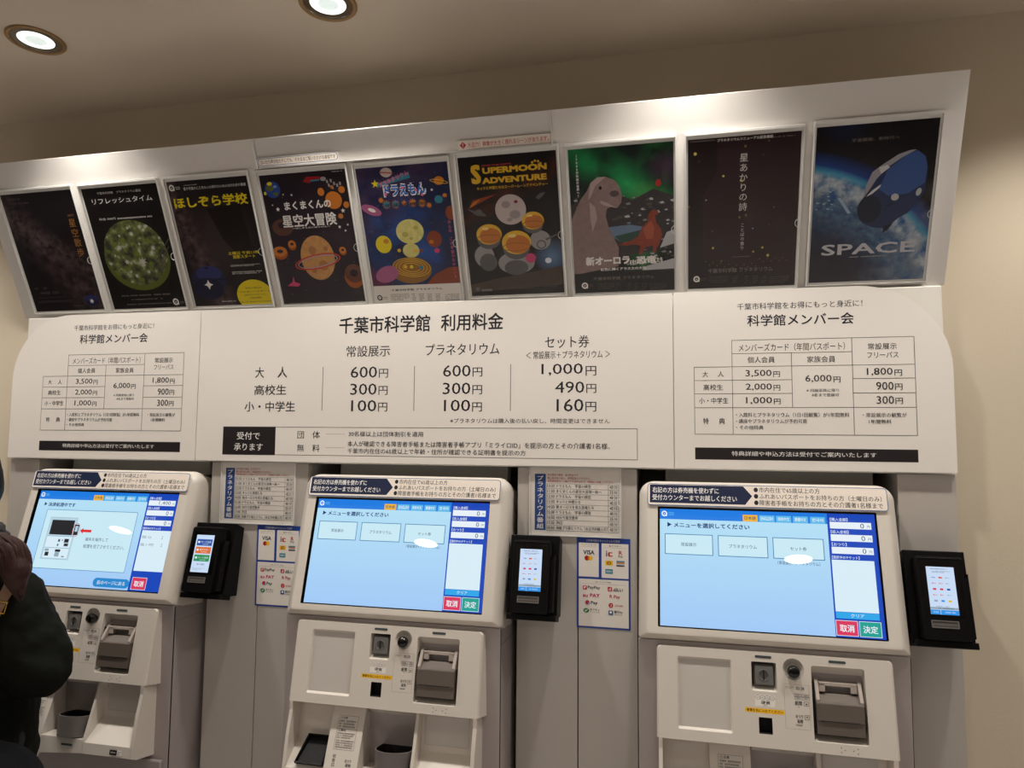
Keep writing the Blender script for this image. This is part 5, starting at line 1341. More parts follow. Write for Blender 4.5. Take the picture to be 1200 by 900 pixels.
def screen_pay(a):
    screen_common(a)
    a.poly('s_navy', [(.025, -.0335), (.025, -.0445), (.0345, -.039)]); a.txt('s_navy', '決済処理中です', .0392, -.0458, .134, -.034, .03)
    a.rect('s_edge', .040, -.2225, .3525, -.0545, .004); a.rect('s_btn', .0413, -.2212, .3512, -.0558, .003)
    a.rect('s_grey', .0605, -.196, .156, -.0765); a.rect('s_lite', .0613, -.1952, .1552, -.0773)
    a.rect('s_black', .069, -.1265, .1475, -.0845)
    a.rect('s_grey', .0640, -.131, .152, -.130); a.rect('s_side', .0655, -.1625, .151, -.132)
    for x, y, w, h in ((.106, -.139, .008, .008), (.119, -.139, .004, .005), (.127, -.137, .017, .012), (.129, -.150, .016, .009), (.106, -.152, .006, .007)): a.rect('s_grey', x, y-h, x+w, y); a.rect('s_black', x+.0015, y-h+.0015, x+w-.002, y-.001)
    a.rect('s_grey', .0655, -.1645, .151, -.1635); a.rect('s_side', .067, -.192, .151, -.165)
    for x, y, w, h, m in ((.072, -.176, .013, .011, 's_black'), (.105, -.168, .018, .007, 's_black'), (.106, -.176, .015, .012, 's_grey'), (.131, -.186, .009, .0025, 's_black'), (.069, -.167, .014, .007, 's_grey')): a.rect(m, x, y-h, x+w, y)
    a.rect('s_black', .1515, -.126, .1665, -.096, .003); a.rect('s_lite', .1545, -.116, .1635, -.100)
    a.ring('s_arrow', (.159, -.1115), .0125, .0195, .0013)
    a.poly('s_arrow', [(.1725, -.1125), (.1835, -.1045), (.1835, -.109), (.2115, -.109), (.2115, -.1165), (.1835, -.1165), (.1835, -.121)])
    a.txt('s_ink', '端末を操作して', .1975, -.1405, .2745, -.1305, .006); a.txt('s_ink', '処理を完了させてください。', .1968, -.1605, .3330, -.1495, .006)
    a.rect('s_btn2', .2584, -.2632, .3765, -.239, .012); a.txt('s_white', '前のページに戻る', .272, -.2565, .363, -.2455, .008)
    side_fields(a, ('1,400', '0', '0'))
    a.rect('s_side', .3805, -.2148, SW, -.1035)
    a.txt('s_ink', '（常設）大人', .383, -.126, .415, -.118); a.txt('s_ink', '2', .448, -.126, .4515, -.118); a.txt('s_ink', '（常設）小・中学生', .383, -.147, .427, -.139); a.txt('s_ink', '2', .4505, -.147, .454, -.139)
    a.rect('s_white', .384, -.2645, .4308, -.2318); a.rect('s_red', .385, -.2635, .4298, -.2328); a.txt('s_white', '取消', .392, -.2565, .4225, -.241, .02)

def build_machine(k, label):
    t = thing('ticket_machine', label, 'ticket machine', (k+.238, .05, 0), group='ticket machines')
    mf = mon_frame(k); lf = low_frame(k)
    # monitor housing: soft-edged bezel round the sunk screen
    H0 = (-.050, -.2985, .526, .071); rad = (.006, .006, .036, .036)
    def L(i, w):
        return at_w(rrect(H0[0]+i, H0[1]+i*.6, H0[2]-i, H0[3]-i, tuple(max(q-i*.6, .004) for q in rad), 8), w)
    hole = rrect(-.005, -SH-.003, SW+.003, .004, .002, 2)
    b = MB(mf)
    b.loft([L(.0, -.052), L(0, -.022), L(.004, -.008), L(.016, .0015), L(.020, .0055), L(.024, .006)], 'machine_white')
    b.holed([p[:2] for p in L(.024, 0)], [hole], .006, 'machine_white')
    b.loft([at_w(hole, .006), at_w(hole, -.0015)], 'black_plastic')
    mh = b.build('monitor_housing', t, smooth=True)
    b = MB(mf); b.holed([(-.02, -.285), (.49, -.285), (.49, .02), (-.02, .02)], [rrect(0, -SH, SW, 0, .001, 1)], -.0012, 'black_gloss'); b.build('screen_bezel', mh, label='black screen surround')
    a = Sheet(FLAT); screen_menu(a); a.build('screen', t, matrix=Matrix.Translation(mf.N*-.001) @ mf.matrix(), label='lit touch screen showing a blue menu')
    # back shell behind the seam
    def L2(i, w, dz=0.): return at_w(rrect(H0[0]+.002+i, H0[1]+.001+dz, H0[2]-.002-i, H0[3]-.002-i, (.004, .004, .034, .034), 8), w)
    b = MB(mf); b.loft([L2(.004, -.0535), L2(0, -.056), L2(0, -.13, .010), L2(.012, -.20, .02)], 'machine_white', True, True); b.build('housing_shell', t, smooth=True)
    # notice plate across the top of the bezel
    b = Sheet(mf); N = (-.0292, .0065, .5043, .0588)
    b.loft([at_w(rrect(*N, .007, 5), .0065), at_w(rrect(*N, .007, 5), .0105)], 'white', False, True)
    b.w = .0107
    b.rect('note_border', *N, .007); b.rect('paper_warm', N[0]+.0014, N[1]+.0014, N[2]-.0014, N[3]-.0014, .006)
    b.poly('note_navy', [(-.0235, .0125), (.1965, .0125), (.2125, .0333), (.1930, .0562), (-.0235, .0562)])
    b.txt('white', '右記の方は券売機を使わずに', -.0175, .0365, .1375, .0505, .012); b.txt('white', '受付カウンターまでお越しください', -.0175, .0185, .178, .0325, .012)
    for i, (s, x1) in enumerate((('市内在住で65歳以上の方', .362), ('ふれあいパスポートをお持ちの方（土曜日のみ）', .492), ('障害者手帳をお持ちの方とその介護者1名様まで', .4935))):
        y = .0425-i*.0152; b.ell('ink', (.2215, y+.006), .0048, .0055); b.txt('ink', s, .2285, y, x1, y+.0125, .008)
    b.build('notice_plate', mh, label='white plate with navy arrow and black lettering')
    # cabinet down to the floor
    b = MB(); b.box(k-.050, k+.5235, -.150, .30, .02, 1.062, 'cabinet_grey'); b.box(k-.03, k+.505, -.13, .28, 0, .021, 'black_plastic')
    b.build('cabinet', t, bevel=.003)
    b = MB(); b.box(k+.5225, k+.5245, -.143, .02, .10, 1.02, 'cabinet_grey'); b.box(k+.5222, k+.5243, -.149, -.1455, .10, 1.06, 'pit_black'); b.build('side_panel', t, bevel=.0008)
    # cash module: sloped front with its openings
    out = rrect(-.004, -.1685, .480, .0245, (.001, .001, .009, .009), 4)
    blank = rrect(.0375, -.1465, .1538, .0045, .004, 3)
    coin = rrect(.196, -.0560, .2486, .0045, .003, 3)
    knob = circ(.2832, -.0058, .0222, 26)
    bill = rrect(.3195, -.1465, .4268, .0045, .005, 3)
    slot = rrect(.2082, -.1412, .2360, -.1082, .0015, 3)
    b = MB(lf)
    b.holed(out, [blank, coin, knob, bill, slot], 0, 'machine_white')
    b.loft([at_w(out, 0), at_w([(x+(.004 if x > .2 else -.004), y) for x, y in out], -.004), at_w([(x+(.012 if x > .2 else -.004), y) for x, y in out], -.060)], 'machine_white')
    def inset(loop, fl, w, m='machine_white', mf_=None):
        b.loft([at_w(loop, 0), at_w(fl, w)], m); b.add(at_w(fl, w), [tuple(range(len(fl)))], mf_ or m)
    inset(blank, rrect(.0405, -.1415, .1508, -.0005, .003, 3), -.006, 'machine_white', 'pad_grey')
    inset(coin, rrect(.199, -.0465, .2450, .0015, .002, 3), -.020, 'machine_white', 'unit_dark')
    inset(bill, rrect(.3230, -.1335, .4240, -.0185, .002, 3), -.032, 'machine_edge', 'pit_black')
    inset(slot, rrect(.2092, -.1372, .2350, -.1088, .001, 3), -.022, 'pit_black')
    cone = circ(.2832, -.0098, .0135, 26)
    inset(knob, cone, -.012, 'machine_edge')
    b.build('cash_module', t)
    # coin slot
    b = MB(lf)
    b.loft([at_w(rrect(.2015, -.0455, .2438, -.0015, .003, 3), w) for w in (-.0199, -.010)]+[at_w(rrect(.2045, -.041, .2415, -.0045, .003, 3), -.003)], 'coin_grey', False, True)
    b.lathe([(.0118, -.0031), (.0112, -.0018), (.0095, -.0022), (.009, -.003), (.001, -.003)], (.2222, -.0225), 'coin_grey', 24)
    b.box(.2210, .2232, -.0325, -.0125, -.0029, -.0010, 'pit_black')
    b.build('coin_slot', t, smooth=True, label='grey metal coin slot')
    # return knob
    b = MB(lf); b.lathe([(.007, -.0119), (.007, -.004), (.0122, -.002), (.0135, .004), (.0128, .010), (.009, .0148), (.004, .0162), (.0008, .0164)], (.2832, -.0108), 'black_gloss', 26); b.build('return_knob', t, smooth=True, label='shiny black round knob')
    # lamp windows
    for x0, y0 in ((.2045, .0125), (.356, .0125)):
        b = MB(lf); b.prism(rrect(x0, y0, x0+.0345, y0+.0052, .0024, 4), -.001, .0008, 'lamp_window', 'w'); b.build('lamp_window', t, label='narrow grey-green indicator window')
    # banknote unit
    b = MB(lf)
    side = [(-.131, -.030), (-.131, .0015), (-.104, .003), (-.1035, .0055), (-.0695, .0075), (-.0665, .006), (-.064, -.002), (-.064, -.030)]
    b.prism(side, .3262, .4205, 'unit_taupe')
    b.box(.333, .4105, -.1045, -.1030, -.004, .0061, 'pit_black')
    b.box(.3225, .3262, -.128, -.030, -.030, -.006, 'pit_black')
    nu = b.build('note_unit', t, bevel=.001, label='taupe banknote slot block')
    for x0, x1 in ((.3262, .3338), (.4128, .4205)):
        b = MB(lf); b.prism([(-.0665, .006), (-.062, .0068), (-.0235, -.012), (-.0215, -.030), (-.0665, -.030)], x0, x1, 'unit_light'); b.build('note_rail', nu, bevel=.0008)
    b = MB(lf); b.prism([(-.0665, .0045), (-.0505, -.014), (-.0505, -.031), (-.0665, -.031)], .3338, .4128, 'unit_taupe')
    b.build('note_tray', nu, label='sloping banknote tray')
    b = MB(lf)
    for x0, x1, v0, v1 in ((.3345, .3480, -.048, -.0295), (.3985, .4120, -.048, -.0295), (.3345, .4120, -.0360, -.0275)):
        b.box(x0, x1, v0, v1, -.022, -.0085, 'unit_light')
    b.build('note_guide', nu, bevel=.0015, label='pale U-shaped banknote guide')
    # printed labels
    a = Sheet(lf, w0=.0001)
    a.rect('paper', .2018, -.0862, .2432, -.0632)
    for i, s in enumerate(('500', '100', '50', '10')):
        a.ring('ink', (.2078+i*.0098, -.0685), .0052, .0046, .0006, 0, 18); a.txt('ink', s, .2055+i*.0098, -.0698, .2101+i*.0098, -.0672)
    a.txt('ink', '硬貨', .2145, -.0818, .2330, -.0745, .01); a.scrib('ink', .219, -.0852, .228, -.0832)
    a.build('coin_label', t)
    a = Sheet(lf, w0=.0001); a.rect('sticker_yellow', .1805, -.0998, .2615, -.0905, .0015); a.txt('ink', '硬貨を先に入れてください', .1835, -.0982, .2585, -.092, .02); a.build('coin_sticker', t, label='yellow sticker with black lettering')
    a = Sheet(lf, w0=.0001)
    a.rect('line_dark', .2628, -.1257, .3134, -.0368); a.rect('machine_white', .2631, -.1254, .3131, -.0371)
    a.scrib('ink', .2655, -.0462, .2838, -.0405, 2); a.txt('ink', '取消', .2868, -.0475, .3040, -.0405, .01)
    for x, y in ((.283, -.0668), (.2985, -.0668), (.283, -.0605), (.2985, -.0605)): a.frame_rect('ink_blue', x, y, x+.0142, y+.0055, .0005); a.txt('ink_blue', '1000', x+.003, y+.0015, x+.0112, y+.004)
    a.txt('ink', '紙幣', .2835, -.0785, .2985, -.069, .01); a.frame_rect('ink', .302, -.0785, .3115, -.0695, .0006); a.poly('ink', [(.3045, -.0735), (.309, -.0735), (.30675, -.0768)]); a.scrib('ink', .2895, -.0822, .295, -.0802)
    a.txt('ink', 'おつり', .2838, -.1035, .2985, -.0965, .01); a.txt('ink', '紙幣', .2868, -.1135, .2985, -.1055, .01); a.frame_rect('ink', .302, -.1055, .3115, -.0965, .0006); a.poly('ink', [(.3045, -.1015), (.309, -.1015), (.30675, -.0985)]); a.scrib('ink', .2835, -.119, .299, -.1155)
    a.build('note_label', t)
    b = MB(lf)
    for x, y in ((.3715, -.1535), (.4035, -.1535), (.3715, -.1625), (.4035, -.1625), (.3785, -.158), (.395, -.158)): b.lathe([(.0012, .0000), (.0012, .0003), (.0002, .0003)], (x, y), 'unit_dark', 8)
    b.build('speaker_holes', t)
    # lower scoop with ticket tray, instruction ridge, coin cup and pad
    P_flat = [(-.1685, -.048), (-.2600, -.050), (-.318, 0), (-.3445, -.001), (-.350, -.02), (-.350, -.085), (-.1685, -.085)]
    P_ridge = [(-.1685, -.030), (-.3165, .0012), (-.3445, -.001), (-.350, -.02), (-.350, -.085), (-.1685, -.085)]
    P_cup = [(-.1685, -.080), (-.304, -.078), (-.312, 0), (-.3445, -.001), (-.350, -.02), (-.350, -.085), (-.1685, -.085)]
    b = MB(lf)
    b.prism(P_flat, .0045, .1045, 'machine_white'); b.prism(P_ridge, .1045, .1905, 'machine_white'); b.prism(P_cup, .1905, .3285, 'machine_white'); b.prism(P_flat, .3285, .4705, 'machine_white')
    for x0, x1 in ((-.004, .0045), (.4705, .480)): b.prism([(-.1685, 0), (-.19, -.004), (-.245, .001), (-.318, .0012), (-.3445, -.001), (-.350, -.02), (-.350, -.085), (-.1685, -.085)], x0, x1, 'machine_white')
    b.prism([(.0245, -.060), (-.1683, -.060), (-.1683, -.0849), (.0245, -.0849)], -.004, .488, 'machine_white')
    b.prism([(-.1685, -.022), (-.235, -.012), (-.300, -.001), (-.318, .0012), (-.3445, -.001), (-.350, -.02), (-.350, -.085), (-.1685, -.085)], .3235, .3310, 'machine_white')
    b.prism([(-.1684, -.006), (-.176, -.035), (-.200, -.0805), (-.1684, -.0805)], .1945, .3245, 'machine_white')
    ds = b.build('dispenser_scoop', t, bevel=.0016)
    b = MB(lf)
    for q in (((.028, -.3085, -.0035), (.1115-.009, -.3085, -.0035), (.1115-.009, -.2495, -.0425), (.040, -.2495, -.0425)),):
        lp = list(q); up = [(x, v+.0045, w+.0075) for x, v, w in lp]
        b.loft([lp, up, [(x+(.003 if i in (0, 3) else -.003), v+(.003 if i < 2 else -.003)+.004, w+.0072+(-.002 if i < 2 else .002)) for i, (x, v, w) in enumerate(lp)]], 'black_plastic', True)
        fl = [(x+(.005 if i in (0, 3) else -.005), v+(.004 if i < 2 else -.004)+.0005, w+.0015) for i, (x, v, w) in enumerate(lp)]
        b.add(fl, [(0, 1, 2, 3)], 'pit_black')
    b.build('ticket_tray', ds, label='black ticket tray')
    R = Vector((0, -.3165+.1685, .0012+.030)); Ln = R.length; dv, dw = R.y/Ln, R.z/Ln
    rf = Frame(lf(0, -.1685, -.030), lf.U, (lf.V*-dv + lf.N*-dw), (lf.N*-dv + lf.V*dw))
    a = Sheet(rf, w0=.0003)
    a.frame_rect('ink', .1225, -.102, .1745, -.0265, .0005); a.txt('ink', '⚠注意', .1255, -.0345, .146, -.0285, .01); a.scrib('ink', .1255, -.054, .172, -.036, 3)
    a.rect('ink', .1225, -.0562, .1745, -.0557); a.txt('ink', '⚠警告', .1255, -.0625, .146, -.0565, .01); a.scrib('ink', .1255, -.078, .172, -.064, 3); a.scrib('ink', .1255, -.099, .172, -.080, 4)
    a.txt('ink', '取出口', .1265, -.138, .1335, -.112, .01) if False else a.vtxt('ink', '切符口', .128, -.140, -.112, .01); a.txt('ink', 'おつり', .157, -.128, .174, -.121, .01); a.txt('ink', '硬貨', .160, -.137, .174, -.130, .01)
    a.build('instruction_label', ds)
    # coin cup: a half-round bucket
    b = MB(lf)
    def cup(w0, r, v, dr=0): return [(.2720+(r)*cos(pi+pi*q/18), v, w0-.012+(r*.92)*-sin(pi+pi*q/18)) for q in range(19)]+[(.2720+r, v, -.064), (.2720-r, v, -.064)]
    b.loft([cup(-.012, .0415, -.3085), cup(-.012, .0450, -.262), cup(-.012, .0455, -.2575), cup(-.012, .0428, -.2572)], 'cup_grey', True); b.loft([cup(-.012, .0428, -.2572), cup(-.012, .0422, -.2590), cup(-.012, .0395, -.300)], 'pit_black')  # inner walls coloured black for the dark inside the deep cup
    b.add(cup(-.012, .0395, -.2999), [tuple(range(21))], 'pit_black')
    b.build('coin_cup', ds, smooth=True, label='dark grey half-round coin cup')
    fl = Frame(lf(0, -.1685, -.048), lf.U, (lf.V*1.0 + lf.N*(.002/.0915)).normalized(), (lf.N*1.0 - lf.V*(.002/.0915)).normalized())
    b = MB(fl); b.loft([at_w(rrect(.3395, -.077, .4515, -.006, .006, 4), .0002), at_w(rrect(.3405, -.076, .4505, -.007, .006, 4), .0018)], 'pad_grey', False, True); b.build('card_pad', ds, smooth=True)
    b = MB(lf); b.prism(rrect(.2595, -.3305, .2945, -.3255, .0024, 4), -.002, .0008, 'lamp_window', 'w'); b.build('lamp_window', t, label='narrow grey-green indicator window')
    a = Sheet(lf, w0=.0003); a.rect('bar_black', .4115, -.3395, .4335, -.3275); a.scrib('white', .415, -.3355, .43, -.3315); a.rect('white', .4340, -.3395, .4475, -.3275); a.scrib('ink', .435, -.3385, .447, -.329, 2); a.build('maker_label', ds)
    # lower door below the module
    b = MB(); b.box(k-.036, k+.510, -.162, -.1495, .06, .66, 'cabinet_grey'); b.build('service_door', t, bevel=.003)
    return t
mach2 = build_machine(K[1], 'middle ticket machine, its blue screen showing the ticket menu, below the price board')
mach3 = copy_tree(mach2); mach3.location.x = K[2]+.238; mach3['label'] = 'right ticket machine, nearest the camera, blue screen showing the ticket menu'
mach1 = copy_tree(mach2, skip=('screen',)); mach1.location.x = K[0]+.238; mach1['label'] = 'left ticket machine, its screen showing a payment in progress, beside the person'
mf = mon_frame(K[0]); a = Sheet(FLAT); screen_pay(a); a.build('screen', mach1, matrix=Matrix.Translation(mf.N*-.001) @ mf.matrix(), label='lit touch screen showing a machine diagram and red arrow')

# ------------------------------------------------------------------ card terminals beside the machines
def term_menu(a, x0, x1, y0, y1):
    a.rect('t_bg', x0, y0, x1, y1); w = x1-x0; h = y1-y0
    a.scrib('s_ink', x0+w*.15, y1-h*.06, x1-w*.2, y1-h*.035); a.scrib('s_ink', x0+w*.2, y1-h*.13, x1-w*.12, y1-h*.085, 2)
    marks = [['t_blue', 't_red', 's_grey'], ['t_red', 't_orange', 's_grey'], ['t_red', 't_red', 't_blue'], ['t_red', 't_red', 's_grey'], ['s_grey', 't_cyan', 't_yel']]
    for r in range(5):
        for c in range(3):
            xc = x0+w*(.23+.25*c); yc = y1-h*(.23+.122*r); m = marks[r][c]
            if (r, c) == (0, 1): a.ell('t_red', (xc-w*.025, yc), w*.045, h*.018); a.ell('t_orange', (xc+w*.03, yc), w*.045, h*.018)
            elif (r, c) == (0, 0): a.txt('t_blue', 'VISA', xc-w*.075, yc-h*.012, xc+w*.075, yc+h*.014, .03)
            elif r in (2, 4): a.rect(m, xc-w*.06, yc-h*.02, xc+w*.06, yc+h*.02, w*.015)
            else: a.ell(m, (xc-w*.05, yc), w*.022, h*.013); a.scrib(m if m != 's_grey' else 's_grey', xc-w*.02, yc-h*.012, xc+w*.08, yc+h*.012)
    a.scrib('s_ink', x0+w*.2, y0+h*.155, x1-w*.3, y0+h*.175); a.rect('s_grey', x0, y0+h*.105, x1, y0+h*.15); a.scrib('s_ink', x0+w*.3, y0+h*.115, x1-w*.1, y0+h*.14)
    a.rect('t_cyan', x0, y0, x0+w*.345, y0+h*.095); a.rect('t_cyan', x0+w*.36, y0, x1, y0+h*.095)
    a.scrib('s_white', x0+w*.1, y0+h*.035, x0+w*.3, y0+h*.06); a.scrib('s_white', x0+w*.5, y0+h*.035, x0+w*.9, y0+h*.06)
def term_pay(a, x0, x1, y0, y1):
    a.rect('t_bg', x0, y0, x1, y1); w = x1-x0; h = y1-y0
    for i, (m, s) in enumerate((('t_blue', 'カード決済'), ('t_orange', '電子マネー'), ('t_green', 'コード決済'))):
        yb = y1-h*(.29+.21*i); a.rect(m, x0+w*.07, yb, x0+w*.93, yb+h*.175); a.rect('s_white', x0+w*.13, yb+h*.07, x0+w*.24, yb+h*.12); a.txt('s_white', s, x0+w*.30, yb+h*.075, x0+w*.86, yb+h*.125, .006); a.scrib('s_white', x0+w*.4, yb+h*.03, x0+w*.75, yb+h*.05)
    a.txt('s_ink', '¥1,400', x0+w*.3, y0+h*.18, x0+w*.72, y0+h*.235); a.scrib('s_grey', x0+w*.1, y0+h*.05, x0+w*.8, y0+h*.12, 2)
def terminal(k, label, scr, yaw=0.):
    fr = mon_frame(k)
    t = thing('card_terminal', label, 'payment terminal', fr(.593, -.275, -.05), group='card terminals on the machines')
    b = MB(fr); b.prism([(-.270, -.0245), (-.072, -.0245), (-.078, -.066), (-.262, -.088)], .5325, .6570, 'black_plastic'); b.box(.536, .657, -.276, -.262, -.060, -.008, 'black_plastic'); b.build('mount_plate', t, bevel=.002)
    b = MB(fr)
    O = rrect(.548, -.262, .641, -.088, .006, 4); O2 = rrect(.5495, -.2605, .6395, -.0895, .006, 4)
    b.loft([at_w(O, -.0244), at_w(O, .004), at_w(O2, .0095)], 'black_plastic', False, True)
    b.tube([(.551, -.0925, .0098), (.638, -.0925, .0098)], .0012, 'black_plastic', 8)
    b.prism([(.641, -.135), (.6505, -.122), (.6505, -.255), (.641, -.258)], -.02, .000, 'black_plastic', 'w')
    rb = b.build('reader_body', t, smooth=True)
    b = MB(fr); b.prism(rrect(.5555, -.2145, .6335, -.1005, .003, 3), .0094, .0099, 'black_gloss', 'w'); b.build('screen_glass', rb)
    a = Sheet(fr, w0=.010); scr(a, .566, .6205, -.2095, -.1105); a.build('screen', rb, label='small lit screen')
    b = MB(fr); O = rrect(.5645, -.2370, .6175, -.2215, .001, 2); I = rrect(.5665, -.2350, .6155, -.2235, .001, 2)
    b.loft([at_w(O, .0094), at_w(O, .0112), at_w(I, .0112), at_w(I, .0090)], 'coin_grey'); b.box(.5665, .6155, -.2350, -.2235, .0092, .0098, 'unit_dark'); b.box(.5665, .6155, -.2308, -.2292, .0098, .0102, 'coin_grey'); b.build('card_slot', rb, label='silver-edged card slot')
    b = MB(fr); b.box(.5265, .5326, -.21, -.13, -.064, -.040, 'black_plastic'); b.build('mount_arm', t)
    return t
terminal(K[0], 'black card terminal beside the left machine, small screen with blue, orange and green buttons', term_pay)
terminal(K[1], 'black card terminal beside the middle machine, small screen listing payment marks', term_menu)
terminal(K[2], 'black card terminal beside the right machine, small screen listing payment marks', term_menu)

# ------------------------------------------------------------------ timetables in clear card cases, payment notices
def timetable(dx, label):
    fr = Frame((dx, PF, 0))
    t = thing('timetable_card', label, 'timetable', (dx+.592, PF, 1.276), group='planetarium timetables')
    a = Sheet(fr, w0=.0020); a.rect('paper', .479, 1.2785, .7055, 1.4455)
    a.rect('time_blue', .489, 1.287, .5175, 1.4305); a.vtxt('white', 'プラネタリウム番組', .5033, 1.290, 1.4275, .014, wd=.0175)
    for i, (s, x1) in enumerate((('本日投影の番組、及び料金です', .601), ('購入後の払い戻し、時間変更はできません。', .634), ('投影開始後のご入場はできませんので、時間前にお越しください。', .690))):
        a.txt('red_ink', s, .522, 1.4255-i*.0082, x1, 1.4318-i*.0082, .008)
    rows = (('10:00', 'ドラえもん　宇宙の模型', .634, '40'), ('11:00', 'まくまくんの星空大冒険〜秋〜', .661, '35'), ('12:00', 'ドラえもん　宇宙の模型', .634, '40'), ('13:00', 'キッツと仲間たち', .607, '45'), ('14:00', '新オーロラを見た恐竜たち', .641, '40'),
            ('15:00', 'ドラえもん　宇宙の模型', .634, '40'), ('16:00', '30分で星空散歩', .601, '35'), ('17:00', 'SPACE', .561, '40'), ('18:00', '熟睡プラ寝たリウム（本日予約購入可）', .675, '40'))
    y1 = 1.4065; rh = (y1-1.287)/9
    for i, (h, s, x1, m) in enumerate(rows):
        y = y1-rh*(i+1)+.0028
        a.txt('ink', h, .5215, y, .5405, y+.0082); a.txt('ink', s, .545, y, x1, y+.0085, .008); a.txt('ink', m, .6815, y, .690, y+.0082, .008); a.txt('ink', '分', .692, y, .7005, y+.0085, .006)
        a.rect('line_dark', .5195, y1-rh*(i+1)-.0003, .7035, y1-rh*(i+1)+.0003)
    a.frame_rect('line_dark', .5195, 1.287, .7035, 1.4065, .0006); a.rect('line_dark', .6775, 1.287, .6781, 1.4065)
    a.build('card', t)
    b = MB(fr); b.box(.476, .709, 1.2765, 1.4485, .0042, .0050, 'clear_acrylic'); b.build('cover', t, label='clear plastic cover')
    b = MB(fr)
    for q in ((.475, .4765, 1.2755, 1.4495), (.7085, .710, 1.2755, 1.4495), (.475, .710, 1.2740, 1.2765), (.475, .710, 1.4478, 1.4525)): b.box(*q, 0, .0056, 'frost_acrylic')
    b.box(.476, .709, 1.2765, 1.4485, .0006, .0016, 'frost_acrylic'); b.build('case_frame', t)
    b = MB(fr); arc = [(.709+.009*cos(q), 1.362+.009*sin(q), .0052) for q in [pi*.5+pi*k/12 for k in range(13)]]; b.tube(arc, .0007, 'frost_acrylic', 6); b.build('thumb_notch', t)
timetable(0, 'planetarium timetable in a clear case on the panel left of the right machine')
timetable(-.9035, 'planetarium timetable in a clear case on the panel left of the middle machine')
def logos(dx, label):
    fr = Frame((dx, PF, 0))
    t = thing('payment_notice', label, 'notice', (dx+.665, PF, 1.05), group='payment notices')
    b = MB(fr); b.box(.598, .732, 1.0495, 1.2725, 0, .0012, 'card_blue'); b.build('backing', t, bevel=.0003)
    a = Sheet(fr, w0=.0013)
    a.txt('white', 'ご利用可能なキャッシュレス決済', .622, 1.2625, .706, 1.2685)
    a.rect('paper', .603, 1.1755, .6535, 1.2595); a.rect('paper', .6605, 1.1745, .7275, 1.2595); a.rect('paper', .603, 1.0540, .7275, 1.1700)
    a.txt('ink_blue', 'クレジットカード', .609, 1.2525, .6465, 1.2565); a.rect('line_dark', .608, 1.2500, .648, 1.2503); a.txt('ink_blue', '電子マネー', .679, 1.2515, .7085, 1.2555); a.rect('line_dark', .666, 1.2490, .722, 1.2493)
    a.txt('note_navy', 'VISA', .6145, 1.2305, .6425, 1.2415, .03); a.ell('redtrain', (.6238, 1.2215), .0062, .0062); a.ell('sticker_yellow', (.6318, 1.2215), .0062, .0062); a.ell('orangeb', (.6278, 1.2215), .0022, .0047)
    a.rect('grey2', .6715, 1.2275, .6745, 1.2375); a.ell('ink', (.673, 1.2400), .0016, .0016); a.rect('red_ink', .6765, 1.2275, .6885, 1.2385, .003); a.rect('paper', .6815, 1.2305, .6890, 1.2358)
    a.txt('red_ink', 'R', .7035, 1.2325, .7120, 1.2425, .03); a.txt('ink', 'Pay', .7025, 1.2250, .7140, 1.2315, .01)
    a.rect('sticker_yellow', .670, 1.2060, .6885, 1.2175); a.txt('ink', 'iD', .674, 1.2080, .6845, 1.2160, .03)
    for i, m in enumerate(('teal', 'orangeb', 'pale', 'note_navy')): a.rect(m, .6975, 1.2148-i*.0035, .7175, 1.2178-i*.0035)
    a.rect('teal', .670, 1.1855, .6885, 1.1965); a.txt('white', 'nanaco', .672, 1.1885, .6865, 1.1935)
    a.txt('ink_blue', 'QR・バーコード決済', .645, 1.1615, .683, 1.1655); a.rect('line_dark', .610, 1.1585, .721, 1.1588)
    a.rect('red_ink', .6135, 1.1435, .6240, 1.1535, .002); a.txt('white', 'P', .6165, 1.1455, .6215, 1.1520, .02); a.txt('ink', 'PayPay', .6260, 1.1440, .6570, 1.1535, .01)
    a.rect('red_ink', .6755, 1.1425, .6865, 1.1530, .002); a.txt('white', 'd', .6785, 1.1445, .6835, 1.1515, .02); a.txt('ink', 'd払い', .6895, 1.1420, .7135, 1.1520, .02)
    a.txt('pinkd', 'au PAY', .6135, 1.1255, .6560, 1.1345, .03); a.txt('red_ink', 'R Pay', .6805, 1.1235, .7065, 1.1340, .02)
    a.ell('red_ink', (.6250, 1.1120), .0055, .0055); a.ell('skyb', (.6285, 1.1095), .0028, .0028); a.txt('ink', 'Pay', .6335, 1.1060, .6505, 1.1160, .02)
    a.ell('red_ink', (.6835, 1.1080), .0058, .0058); a.txt('white', 'J', .682, 1.1050, .685, 1.1110); a.txt('red_ink', 'J-Coin', .6930, 1.1045, .7130, 1.1110, .02)
    a.ell('t_mark', (.6220, 1.0925), .0072, .0055); a.poly('white', [(.6185, 1.0925), (.6210, 1.0895), (.6262, 1.0950), (.6250, 1.0962), (.6210, 1.0920), (.6195, 1.0935)]); a.txt('ink', 'ゆうちょ', .6320, 1.0930, .6550, 1.0975, .02); a.txt('ink', 'ゆうちょPay', .6320, 1.0875, .6550, 1.0910)
    a.rect('note_border', .6775, 1.0845, .6890, 1.0955, .002); a.ell('white', (.6832, 1.0910), .003, .003); a.txt('ink', '銀行Pay', .6915, 1.0885, .7125, 1.0960, .02); a.scrib('ink', .692, 1.0845, .712, 1.0870)
    a.build('print', t)
mat('t_mark', (34, 128, 70), .5)
logos(0, 'blue-framed payment notice on the panel left of the right machine, fully in view')
logos(-.9060, 'blue-framed payment notice partly hidden behind the middle machine')

